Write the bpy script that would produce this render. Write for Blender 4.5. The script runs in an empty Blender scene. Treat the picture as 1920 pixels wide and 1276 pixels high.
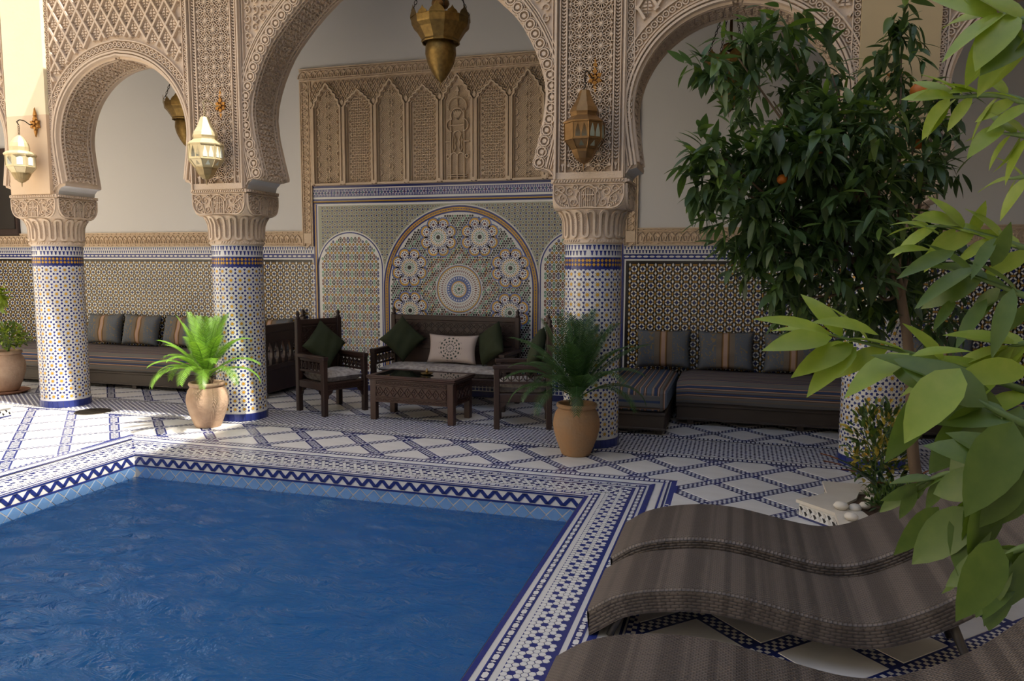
import bpy, bmesh, math, random
import numpy as np
from mathutils import Matrix, Vector
random.seed(7); rng = np.random.default_rng(7)
PI = math.pi; TAU = 2*PI
scn = bpy.context.scene; COL = scn.collection
# ------------------------------------------------------------------ camera
CAM = Vector((1.3166, -7.0264, 1.7)); YAW, PITCH, ROLL, FPX = -0.2915, 0.1013, 0.0045, 1410.76
def cam_axes():
    c, s = math.cos(YAW), math.sin(YAW); cp, sp = math.cos(PITCH), math.sin(PITCH)
    R = Vector((c, -s, 0)); F = Vector((s*cp, c*cp, -sp)); U = Vector((s*sp, c*sp, cp))
    cr, sr = math.cos(ROLL), math.sin(ROLL)
    return R*cr+U*sr, U*cr-R*sr, F
CR, CU, CF = cam_axes()
cd = bpy.data.cameras.new('camera'); cd.sensor_width = 36; cd.lens = 36*FPX/1920; cd.clip_start = .05; cd.clip_end = 200
cam = bpy.data.objects.new('camera', cd); COL.objects.link(cam)
cam.matrix_world = Matrix(((CR.x, CU.x, -CF.x, CAM.x), (CR.y, CU.y, -CF.y, CAM.y), (CR.z, CU.z, -CF.z, CAM.z), (0, 0, 0, 1)))
scn.camera = cam
def ray(u, v): return (CR*((u-960)/FPX)-CU*((v-638)/FPX)+CF)
def at_depth(u, v, d): return CAM+ray(u, v)*d
def at_z(u, v, z): r = ray(u, v); return CAM+r*((z-CAM.z)/r.z)
def at_y(u, v, y): r = ray(u, v); return CAM+r*((y-CAM.y)/r.y)
def pix(p):
    d = Vector(p)-CAM; z = d.dot(CF)
    return (960+FPX*d.dot(CR)/z, 638-FPX*d.dot(CU)/z) if z > .05 else (-9e3, -9e3)
def in_frame(p, m=40):
    m += 420; u, v = pix(p); return -m < u < 1920+m and -m < v < 1276+m      # generous margin: a step to the side still sees built pieces
# ------------------------------------------------------------------ light: open sky above the courtyard and the sun
SUN = Vector((1.0, -0.20, 1.573)).normalized()
w = bpy.data.worlds.new('sky'); scn.world = w; w.use_nodes = True
nt = w.node_tree; bg = nt.nodes['Background']; sk = nt.nodes.new('ShaderNodeTexSky')
sk.sky_type = 'NISHITA'; sk.sun_disc = False; sk.sun_elevation = math.asin(SUN.z); sk.sun_rotation = math.atan2(SUN.x, SUN.y)
sk.air_density = 1.0; sk.dust_density = 2.5; sk.ozone_density = 1.0
tint = nt.nodes.new('ShaderNodeVectorMath'); tint.operation = 'MULTIPLY'; tint.inputs[1].default_value = (1.03, 1.0, .95)
nt.links.new(sk.outputs[0], tint.inputs[0]); nt.links.new(tint.outputs[0], bg.inputs[0]); bg.inputs[1].default_value = 0.40
sd = bpy.data.lights.new('sun', 'SUN'); sd.energy = 11.0; sd.angle = math.radians(.7); sd.color = (1, .93, .82)
sun = bpy.data.objects.new('sun', sd); COL.objects.link(sun); sun.rotation_euler = SUN.to_track_quat('Z', 'Y').to_euler(); sun.location = (4, -4, 14)
vs = scn.view_settings; vs.view_transform = 'Standard'; vs.look = 'None'; vs.gamma = 1; vs.use_curve_mapping = False; vs.exposure = -0.22
# ------------------------------------------------------------------ materials
M = {}
def mat(name, col, rough=.6, metal=0, var=0, noise=0, nscale=20, bump=0, bscale=60, col2=None, spec=.5, trans=0, coat=0, stretch=None, detail=4):
    """principled material; var = brightness change per loose tile, noise = blotchy mix towards col2, bump = fine relief"""
    m = bpy.data.materials.new(name); m.use_nodes = True; n = m.node_tree.nodes; l = m.node_tree.links; b = n['Principled BSDF']
    b.inputs['Base Color'].default_value = (*col, 1); b.inputs['Roughness'].default_value = rough; b.inputs['Metallic'].default_value = metal
    b.inputs['Specular IOR Level'].default_value = spec; b.inputs['Coat Weight'].default_value = coat
    if trans: b.inputs['Transmission Weight'].default_value = trans
    src = None
    tc = n.new('ShaderNodeTexCoord'); cv = tc.outputs['Object']
    if stretch:
        mp = n.new('ShaderNodeMapping'); mp.inputs['Scale'].default_value = stretch; l.new(cv, mp.inputs['Vector']); cv = mp.outputs[0]
    if noise:
        t = n.new('ShaderNodeTexNoise'); t.inputs['Scale'].default_value = nscale; t.inputs['Detail'].default_value = detail; l.new(cv, t.inputs['Vector'])
        r = n.new('ShaderNodeValToRGB'); r.color_ramp.elements[0].position = .35; r.color_ramp.elements[1].position = .7
        c2 = col2 or tuple(c*.55 for c in col)
        r.color_ramp.elements[0].color = (*col, 1); r.color_ramp.elements[1].color = (*[a*(1-noise)+b_*noise for a, b_ in zip(col, c2)], 1)
        l.new(t.outputs['Fac'], r.inputs[0]); src = r.outputs[0]
    if var:
        g = n.new('ShaderNodeNewGeometry'); mr = n.new('ShaderNodeMapRange'); mr.inputs[3].default_value = 1-var; mr.inputs[4].default_value = 1+var
        l.new(g.outputs['Random Per Island'], mr.inputs[0])
        mx = n.new('ShaderNodeVectorMath'); mx.operation = 'SCALE'
        if src: l.new(src, mx.inputs[0])
        else: mx.inputs[0].default_value = col
        l.new(mr.outputs[0], mx.inputs['Scale']); src = mx.outputs[0]
    if src: l.new(src, b.inputs['Base Color'])
    if bump:
        t = n.new('ShaderNodeTexNoise'); t.inputs['Scale'].default_value = bscale; t.inputs['Detail'].default_value = 5; l.new(cv, t.inputs['Vector'])
        bp = n.new('ShaderNodeBump'); bp.inputs['Strength'].default_value = bump; bp.inputs['Distance'].default_value = .01
        l.new(t.outputs['Fac'], bp.inputs['Height']); l.new(bp.outputs[0], b.inputs['Normal'])
    M[name] = m; return m
mat('plaster', (.66, .52, .385), .85, noise=.35, nscale=5, col2=(.56, .44, .33), bump=.25, bscale=70)
mat('plaster_back', (.70, .545, .385), .85, noise=.35, nscale=5, col2=(.62, .47, .32), bump=.25, bscale=70)
mat('wall_white', (.68, .665, .645), .9, noise=.2, nscale=1.5, col2=(.63, .615, .59), bump=.05, bscale=30)
mat('ceiling_white', (.70, .66, .58), .9)
mat('cream_paint', (.84, .74, .50), .8, noise=.3, nscale=3, col2=(.78, .66, .42), bump=.1, bscale=25)
mat('tan_paint', (.72, .54, .36), .8, noise=.35, nscale=4, col2=(.64, .44, .28), bump=.1, bscale=25)
mat('facade', (.80, .74, .62), .9, noise=.3, nscale=.6, col2=(.74, .67, .54))
mat('facade_brown', (.42, .35, .26), .9)
mat('pier_shade', (.46, .35, .19), .8, noise=.3, nscale=3, col2=(.41, .31, .165), bump=.1, bscale=25)  # cream pier paint darkened: the shade on the right pier is in its colour
ZW = mat('tile_white', (.70, .69, .66), .28, var=.10, bump=.06, bscale=40)
mat('tile_navy', (.020, .032, .17), .22, var=.35, bump=.06, bscale=40)
mat('tile_ochre', (.52, .285, .035), .25, var=.2)
mat('tile_green', (.10, .26, .16), .25, var=.25)
mat('tile_red', (.15, .035, .02), .25, var=.25)
mat('tile_black', (.016, .014, .014), .25, var=.2)
mat('tile_cobalt', (.10, .16, .40), .25, var=.25)
mat('tile_pale', (.36, .37, .28), .3, var=.1)
mat('tile_pool', (.15, .30, .56), .22, var=.18, noise=.35, nscale=7, col2=(.22, .38, .62))
mat('grout', (.55, .52, .47), .8)
PAL = [M[k] for k in ('tile_white', 'tile_navy', 'tile_ochre', 'tile_green', 'tile_red', 'tile_black', 'tile_cobalt', 'tile_pale', 'tile_pool', 'grout')]
WHT, NAV, OCH, GRN, RED, BLK, COB, PAL_, POOL, GRT = range(10)
mat('marble', (.74, .72, .69), .3, noise=.45, nscale=4, col2=(.60, .575, .54), var=.06, stretch=(1, 2.5, 1), detail=8)
mat('marble_rim', (.70, .64, .54), .35, noise=.4, nscale=6, col2=(.55, .46, .36))
mat('dark_wood', (.040, .019, .013), .45, noise=.5, nscale=9, col2=(.018, .010, .008), stretch=(1, 1, .25))
mat('red_wood', (.055, .023, .015), .42, noise=.5, nscale=9, col2=(.04, .018, .012), stretch=(1, 1, .25))
mat('black_wood', (.018, .013, .010), .5)
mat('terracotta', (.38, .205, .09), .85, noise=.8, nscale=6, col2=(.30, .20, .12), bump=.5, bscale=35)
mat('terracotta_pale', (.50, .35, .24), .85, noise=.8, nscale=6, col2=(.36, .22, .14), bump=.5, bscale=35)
mat('terracotta_red', (.36, .17, .10), .8, noise=.4, nscale=6)
mat('soil', (.10, .055, .03), .95, bump=.8, bscale=60)
mat('brass', (.26, .165, .05), .42, metal=.85, noise=.6, nscale=25, col2=(.11, .065, .02), bump=.2, bscale=120)
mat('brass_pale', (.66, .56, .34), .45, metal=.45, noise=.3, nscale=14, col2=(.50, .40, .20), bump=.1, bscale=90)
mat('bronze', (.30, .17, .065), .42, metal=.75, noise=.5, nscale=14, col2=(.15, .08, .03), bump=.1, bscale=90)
mat('bronze_red', (.36, .17, .04), .4, metal=.8)
mat('dark_iron', (.05, .04, .03), .5, metal=.8)
mat('lamp_glass', (.66, .70, .60), .35)
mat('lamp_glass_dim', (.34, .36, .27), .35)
mat('brown_bowl', (.36, .27, .13), .5, metal=.5, noise=.5, nscale=18, col2=(.2, .14, .06))
mat('green_velvet', (.020, .028, .008), .85, noise=.4, nscale=5, col2=(.036, .045, .013), bump=.1, bscale=9)
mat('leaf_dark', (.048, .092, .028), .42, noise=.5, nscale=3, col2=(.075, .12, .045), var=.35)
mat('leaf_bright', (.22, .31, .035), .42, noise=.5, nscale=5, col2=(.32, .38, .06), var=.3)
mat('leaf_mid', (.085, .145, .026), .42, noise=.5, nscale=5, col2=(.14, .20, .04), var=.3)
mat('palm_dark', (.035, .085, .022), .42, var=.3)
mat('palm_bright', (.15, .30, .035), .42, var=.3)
mat('stem_brown', (.13, .085, .05), .8, bump=.4, bscale=40)
mat('stem_green', (.10, .16, .04), .6)
mat('orange_fruit', (.58, .16, .012), .45, bump=.15, bscale=150)
mat('white_pebble', (.72, .66, .56), .6)
def glossy_leaf(k):
    b = M[k].node_tree.nodes['Principled BSDF']; b.inputs['Subsurface Weight'].default_value = 0
    n = M[k].node_tree.nodes; l = M[k].node_tree.links; out = [x for x in n if x.type == 'OUTPUT_MATERIAL'][0]
    tr = n.new('ShaderNodeBsdfTranslucent'); mx = n.new('ShaderNodeMixShader'); mx.inputs[0].default_value = .3
    s = b.inputs['Base Color'].links[0].from_socket
    g = n.new('ShaderNodeVectorMath'); g.operation = 'MULTIPLY'; g.inputs[1].default_value = (1.5, 1.5, .6); l.new(s, g.inputs[0]); l.new(g.outputs[0], tr.inputs[0])
    l.new(b.outputs[0], mx.inputs[1]); l.new(tr.outputs[0], mx.inputs[2]); l.new(mx.outputs[0], out.inputs[0])
for k in ('leaf_dark', 'leaf_bright', 'leaf_mid', 'palm_dark', 'palm_bright'): glossy_leaf(k)
# ------------------------------------------------------------------ mesh builder
def frontmap(y0): return lambda P: np.stack([P[:, 0], y0-P[:, 2], P[:, 1]], 1)      # u = x, v = z, w = towards the camera side (-y)
def flatmap(z0=0): return lambda P: np.stack([P[:, 0], P[:, 1], z0+P[:, 2]], 1)
def cylmap(cx, cy, r): # u = arc length from the front (-y) direction, v = z, w = outwards
    def f(P):
        a = P[:, 0]/r; R = r+P[:, 2]
        return np.stack([cx+R*np.sin(a), cy-R*np.cos(a), P[:, 1]], 1)
    return f
IDM = lambda P: P
class MB:
    def __init__(s, hs=1.0): s.v = []; s.f = []; s.m = []; s.sm = []; s.n = 0; s.hs = hs     # hs deepens carved relief
    def add(s, V, F, mi=0, smooth=False):
        V = np.asarray(V, float).reshape(-1, 3); s.v.append(V); o = s.n
        for f in F: s.f.append([i+o for i in f]); s.m.append(mi); s.sm.append(smooth)
        s.n += len(V)
    def poly(s, pts, mp, mi=0, w=0):
        P = np.array([(p[0], p[1], w) for p in pts], float); s.add(mp(P), [list(range(len(P)))], mi)
    def prism(s, pts, h, mp, mi=0, w0=0, inset=0):
        P = np.asarray(pts, float); k = len(P); c = P.mean(0); T = P+(c-P)*inset
        if s.hs != 1: h *= s.hs*random.uniform(.93, 1)
        V = np.concatenate([np.c_[P, np.full(k, w0)], np.c_[T, np.full(k, w0+h)]])
        F = [[i, (i+1) % k, k+(i+1) % k, k+i] for i in range(k)]+[list(range(k, 2*k))]
        s.add(mp(V), F, mi)
    def ribbon(s, pts, wd, h, mp, mi=0, closed=False, w0=0, top=.55):
        P = np.asarray(pts, float); k = len(P)
        if k < 2: return
        if s.hs != 1: h *= s.hs*random.uniform(.93, 1); top = top+(1-top)*.4
        if closed: d = np.roll(P, -1, 0)-np.roll(P, 1, 0)
        else:
            d = np.empty_like(P); d[1:-1] = P[2:]-P[:-2]; d[0] = P[1]-P[0]; d[-1] = P[-1]-P[-2]
        L = np.hypot(d[:, 0], d[:, 1])+1e-9; nrm = np.c_[-d[:, 1]/L, d[:, 0]/L]
        rows = [(-.5, 0), (-.5*top, 1), (.5*top, 1), (.5, 0)]
        V = np.concatenate([np.c_[P+nrm*(wd*a), np.full(k, w0+h*b)] for a, b in rows])
        F = []
        for i in range(k if closed else k-1):
            j = (i+1) % k
            for r in range(3): F.append([r*k+i, r*k+j, (r+1)*k+j, (r+1)*k+i])
        if not closed: F += [[0, k, 2*k, 3*k], [k-1, 4*k-1, 3*k-1, 2*k-1]]
        s.add(mp(V), F, mi)
    def box(s, x0, x1, y0, y1, z0, z1, mi=0, c=0):
        if c <= 0:
            V = [(x, y, z) for x in (x0, x1) for y in (y0, y1) for z in (z0, z1)]
            s.add(V, [[0, 1, 3, 2], [4, 6, 7, 5], [0, 4, 5, 1], [2, 3, 7, 6], [0, 2, 6, 4], [1, 5, 7, 3]], mi); return
        c = min(c, .45*min(x1-x0, y1-y0, z1-z0)); V = []; idx = {}
        for i, x in enumerate((x0, x1)):
            for j, y in enumerate((y0, y1)):
                for k, z in enumerate((z0, z1)):
                    sx, sy, sz = c*(1-2*i), c*(1-2*j), c*(1-2*k)
                    for a, p in enumerate(((x, y+sy, z+sz), (x+sx, y, z+sz), (x+sx, y+sy, z))): idx[i, j, k, a] = len(V); V.append(p)
        F = []
        q = ((0, 0), (1, 0), (1, 1), (0, 1))
        for i in (0, 1):
            F.append([idx[i, a, b, 0] for a, b in q]); F.append([idx[a, i, b, 1] for a, b in q]); F.append([idx[a, b, i, 2] for a, b in q])
        for i in (0, 1):
            for j in (0, 1):
                F.append([idx[i, j, 0, 0], idx[i, j, 1, 0], idx[i, j, 1, 1], idx[i, j, 0, 1]])
                F.append([idx[i, 0, j, 0], idx[i, 1, j, 0], idx[i, 1, j, 2], idx[i, 0, j, 2]])
                F.append([idx[0, i, j, 1], idx[1, i, j, 1], idx[1, i, j, 2], idx[0, i, j, 2]])
                for k in (0, 1): F.append([idx[i, j, k, 0], idx[i, j, k, 1], idx[i, j, k, 2]])
        s.add(V, F, mi)
    def lathe(s, prof, n=24, c=(0, 0, 0), mi=0, smooth=True, a0=0, cap=True, sx=1, sy=1):
        k = len(prof); a = np.arange(n)*TAU/n+a0; V = []
        for r, z in prof: V.append(np.c_[c[0]+sx*r*np.cos(a), c[1]+sy*r*np.sin(a), np.full(n, c[2]+z)])
        F = [[i*n+j, i*n+(j+1) % n, (i+1)*n+(j+1) % n, (i+1)*n+j] for i in range(k-1) for j in range(n)]
        s.add(np.concatenate(V), F, mi, smooth)
        if cap:
            s.f.append([s.n-k*n+j for j in range(n)][::-1]); s.m.append(mi); s.sm.append(False)
            s.f.append([s.n-n+j for j in range(n)]); s.m.append(mi); s.sm.append(False)
    def tube(s, path, r, n=8, mi=0, smooth=True):
        P = np.asarray(path, float); k = len(P); r = np.broadcast_to(np.asarray(r, float), (k,))
        d = np.gradient(P, axis=0); d /= np.linalg.norm(d, axis=1)[:, None]+1e-12
        up = np.array([0, 0, 1.]) if abs(d[0, 2]) < .9 else np.array([1., 0, 0])
        V = []; x = np.cross(d[0], up); x /= np.linalg.norm(x); a = np.arange(n)*TAU/n
        for i in range(k):
            x = x-d[i]*x.dot(d[i]); x /= np.linalg.norm(x)+1e-12; y = np.cross(d[i], x)
            V.append(P[i]+r[i]*(np.cos(a)[:, None]*x+np.sin(a)[:, None]*y))
        F = [[i*n+j, i*n+(j+1) % n, (i+1)*n+(j+1) % n, (i+1)*n+j] for i in range(k-1) for j in range(n)]+[list(range(n))[::-1], [(k-1)*n+j for j in range(n)]]
        s.add(np.concatenate(V), F, mi, smooth)
    def grid(s, G, mi=0, smooth=True, closed=False):
        G = np.asarray(G, float); a, b = G.shape[:2]
        F = [[i*b+j, i*b+(j+1) % b, (i+1)*b+(j+1) % b, (i+1)*b+j] for i in range(a-1) for j in range(b if closed else b-1)]
        s.add(G.reshape(-1, 3), F, mi, smooth)
    def mesh(s, name, mats):
        me = bpy.data.meshes.new(name)
        V = np.concatenate(s.v) if s.v else np.zeros((0, 3))
        me.from_pydata(V.tolist(), [], s.f)
        for m in mats: me.materials.append(M[m] if isinstance(m, str) else m)
        if len(s.f): me.polygons.foreach_set('material_index', s.m); me.polygons.foreach_set('use_smooth', s.sm)
        me.update()
        return me
    def build(s, name, mats, parent=None, fixn=True, sharp=None, **kw):
        me = s.mesh(name, mats if isinstance(mats, (list, tuple)) else [mats])
        if fixn:
            bm = bmesh.new(); bm.from_mesh(me); bmesh.ops.recalc_face_normals(bm, faces=bm.faces); bm.to_mesh(me); bm.free()
        if sharp: me.set_sharp_from_angle(angle=sharp)
        return obj(name, me, parent, **kw)
def obj(name, me, parent=None, kind=None, label=None, cat=None, group=None):
    o = bpy.data.objects.new(name, me); COL.objects.link(o)
    if parent: o.parent = parent
    if kind: o['kind'] = kind
    if label: o['label'] = label
    if cat: o['category'] = cat
    if group: o['group'] = group
    return o
def thing(name, label, cat, loc=(0, 0, 0), rz=0, group=None):
    o = bpy.data.objects.new(name, None); COL.objects.link(o); o.location = loc; o.rotation_euler = (0, 0, rz); o.empty_display_size = .1
    o['label'] = label; o['category'] = cat
    if group: o['group'] = group
    return o
def dup(root, loc=None, rz=None, label=None, parent=None):
    c = root.copy(); COL.objects.link(c); c.parent = parent
    for ch in root.children: dup(ch, parent=c)
    if loc is not None: c.location = loc
    if rz is not None: c.rotation_euler = (0, 0, rz)
    if label: c['label'] = label
    return c
def ngon(cx, cy, r, n, a0=0, ry=None): return [(cx+r*math.cos(a0+TAU*i/n), cy+(ry or r)*math.sin(a0+TAU*i/n)) for i in range(n)]
def star(cx, cy, r1, r2, n, a0=0): return [(cx+(r1 if i % 2 == 0 else r2)*math.cos(a0+PI*i/n), cy+(r1 if i % 2 == 0 else r2)*math.sin(a0+PI*i/n)) for i in range(2*n)]
def rect(x0, x1, y0, y1): return [(x0, y0), (x1, y0), (x1, y1), (x0, y1)]
def obar(cx, cy, L, w, a):
    c, s = math.cos(a), math.sin(a); return [(cx+c*u-s*v, cy+s*u+c*v) for u, v in ((-L/2, -w/2), (L/2, -w/2), (L/2, w/2), (-L/2, w/2))]
def clip(poly, x0, x1, y0, y1):
    for ax, lim, sg in ((0, x0, 1), (0, x1, -1), (1, y0, 1), (1, y1, -1)):
        out = []
        for i in range(len(poly)):
            a, b = poly[i-1], poly[i]; da, db = sg*(a[ax]-lim), sg*(b[ax]-lim)
            if da >= 0: out.append(a)
            if da*db < 0: t = da/(da-db); out.append((a[0]+(b[0]-a[0])*t, a[1]+(b[1]-a[1])*t))
        poly = out
        if len(poly) < 3: return []
    return poly
# ------------------------------------------------------------------ layout (metres; x along the arcade, y towards the back wall)
XA, XB, XC, XD = -6.40, -3.91, 0.0, 2.465
COLX = [XA, XB, XC, XD]; RC = .265; W = 2.0; FY = -.25; BY = .25
PX0, PX1, PYF, PYN = -3.79, .28, -1.70, -6.6          # pool
WATER = -.205; FX0, FX1, FYN = -10.6, 4.5, -10.8
# ------------------------------------------------------------------ floor slab, pool basin
fl = MB()
for a in ((FX0, PX0, FYN, PYF), (PX1, FX1, FYN, PYF), (PX0, PX1, FYN, PYN), (FX0, FX1, PYF, W+.1)): fl.box(a[0], a[1], a[2], a[3], -.12, -.004)
floor = fl.build('floor', 'grout', kind='structure', label='blue and white mosaic courtyard floor with white marble diamonds')
# marble diamonds + chequered bands
PER = .585; HD = .225
fields = [(-9.6, 4.49, -1.06, -.33, .59, -.73), (.90, 4.49, -6.9, -1.06, .59, -.73), (-9.6, -4.41, -4.2, -1.06, .59, -.73), (-10, 4.49, .5, 1.98, .83, .76)]
def in_court(x, y, m=.0):
    return any(a+(m if e[0] else -m) <= x <= b-(m if e[1] else -m) and c+(m if e[2] else -m) <= y <= d-(m if e[3] else -m) for a, b, c, d, e in ((-9.6, 4.49, -1.06, -.33, (1, 1, 1, 1)), (.90, 4.49, -6.9, -.9, (1, 1, 1, 0)), (-9.6, -4.41, -4.2, -.9, (1, 1, 1, 0))))
done = set(); slabs = []; bands = MB(); FM = flatmap(0); rest = MB()
for (x0, x1, y0, y1, ox, oy) in fields:
    bands.poly(rect(x0, x1, y0, y1), FM, NAV, -.0030)
    i0, i1 = int((x0-ox)/PER)-2, int((x1-ox)/PER)+2; j0, j1 = int((y0-oy)/PER)-2, int((y1-oy)/PER)+2
    for i in range(i0, i1+1):
        for j in range(j0, j1+1):
            for off in (0, .5):
                cx, cy = ox+PER*(i+off), oy+PER*(j+off)
                if y1 < 0 and all(in_court(cx+a*HD, cy+b*HD, .004) for a, b in ((1, 0), (-1, 0), (0, 1), (0, -1))):
                    key = (round(cx, 3), round(cy, 3))
                    if key not in done: done.add(key); slabs.append((cx, cy, [(cx-HD, cy), (cx, cy-HD), (cx+HD, cy), (cx, cy+HD)], True))
                    continue
                q = clip([(cx-HD, cy), (cx, cy-HD), (cx+HD, cy), (cx, cy+HD)], x0+.004, x1-.004, y0+.004, y1-.004)
                if len(q) >= 3:
                    ar = abs(sum(q[k-1][0]*q[k][1]-q[k][0]*q[k-1][1] for k in range(len(q))))/2
                    if ar > .004: slabs.append((cx, cy, q, len(q) == 4 and ar > .1))
    # bands run along the two diagonals of the lattice
    S = PER/math.sqrt(2); BW = (PER/2-HD)*math.sqrt(2); t = (BW-.026)/3; c45 = math.sqrt(.5)
    for dr in (0, 1):
        for k in range(-60, 60):
            off = (k+.5)*S
            n = 60
            # line: points p = o + s*d ; d = (1,1)/sqrt2 or (1,-1)/sqrt2
            sgn = 1 if dr == 0 else -1
            nx, ny = -c45*sgn, c45; dx, dy = c45, c45*sgn
            bx, by = ox+nx*off, oy+ny*off
            # range of s inside the field
            ss = []
            cxm, cym = (x0+x1)/2, (y0+y1)/2
            s_mid = (cxm-bx)*dx+(cym-by)*dy; half = math.hypot(x1-x0, y1-y0)/2
            px_, py_ = bx+dx*s_mid, by+dy*s_mid
            if abs((cxm-bx)*nx+(cym-by)*ny) > half: continue
            m0, m1 = int((s_mid-half)/t), int((s_mid+half)/t)
            for m in range(m0, m1+1):
                s0 = m*t
                if dr == 1:
                    # leave the crossings to the other direction
                    f_ = ((bx+dx*s0-ox)*(-c45)+(by+dy*s0-oy)*c45)/S-.5; f_ -= round(f_)
                    if abs(f_)*S < BW/2+t*.4: continue
                for r in range(3):
                    if (m+r) % 2: continue
                    cu = s0; cv = (r-1)*t
                    xx, yy = bx+dx*cu+nx*cv, by+dy*cu+ny*cv
                    if x0 <= xx < x1 and y0 <= yy < y1 and (in_court(xx, yy, .02) if y1 < 0 else x0+.02 < xx < x1-.02 and y0+.02 < yy < y1-.02) and in_frame((xx, yy, 0), 60):
                        h = t*.47
                        bands.poly([(xx+dx*a+nx*b, yy+dy*a+ny*b) for a, b in ((-h, -h), (h, -h), (h, h), (-h, h))], FM, WHT, -.0012)
full = MB(); full.prism([(-HD, 0), (0, -HD), (HD, 0), (0, HD)], .006, FM, 0, -.006, .015); fullme = full.mesh('marble_slab', ['marble'])
slabs.sort(key=lambda q: -(in_frame((q[0], q[1], 0), -380)*10+in_frame((q[0], q[1], 0), 30))*1.0/((Vector((q[0], q[1], 0))-CAM).length))
for i, (cx, cy, q, isfull) in enumerate(slabs):
    if i < 300 and in_frame((cx, cy, 0), 60):
        if isfull: o = obj('marble_slab', fullme, floor); o.location = (cx, cy, 0)
        else:
            b = MB(); b.prism([(x-cx, y-cy) for x, y in q], .006, FM, 0, -.006, .015); o = b.build('marble_slab', 'marble', floor, fixn=False); o.location = (cx, cy, 0)
    else: rest.prism(q, .006, FM, 0, -.006, .015)
rest.build('marble_slab_remainder', 'marble', floor, fixn=False, kind='stuff')
bands.build('chequered_band', PAL, floor, fixn=False, kind='stuff')
# dense strip of navy crosses under the arcade, with ladder borders
ds = MB(); sx0, sx1 = -9.6, 4.49
ds.poly(rect(sx0, sx1, -.22, .39), FM, WHT, -.0015)
def cross(cx, cy, a, b, w): return [(cx-a, cy), (cx-w, cy-w), (cx, cy-b), (cx+w, cy-w), (cx+a, cy), (cx+w, cy+w), (cx, cy+b), (cx-w, cy+w)]
nx_ = int((sx1-sx0)/.0385)
for i in range(nx_):
    for j in range(11):
        x = sx0+.0385*(i+.5); y = -.22+.0275+.0555*j+(.0277 if i % 2 else 0)
        if y < .37 and in_frame((x, y, 0), 30): ds.poly(cross(x, y, .021, .024, .0085), FM, NAV, 0)
def ladder(mb, x0, x1, y0, y1, step=.036):
    mb.poly(rect(x0, x1, y0, y1), FM, NAV, -.0012); m = .014*(1 if y1-y0 > .06 else .5)
    for i in range(int((x1-x0)/step)):
        x = x0+step*(i+.5)
        if in_frame((x, y0, 0), 30): mb.poly(rect(x-step*.33, x+step*.33, y0+m, y1-m), FM, WHT, 0)
ladder(ds, sx0, sx1, -.325, -.24, .04); ladder(ds, sx0, sx1, .41, .495, .04)
ds.build('cross_mosaic_strip', PAL, floor, fixn=False, kind='stuff')
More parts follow.
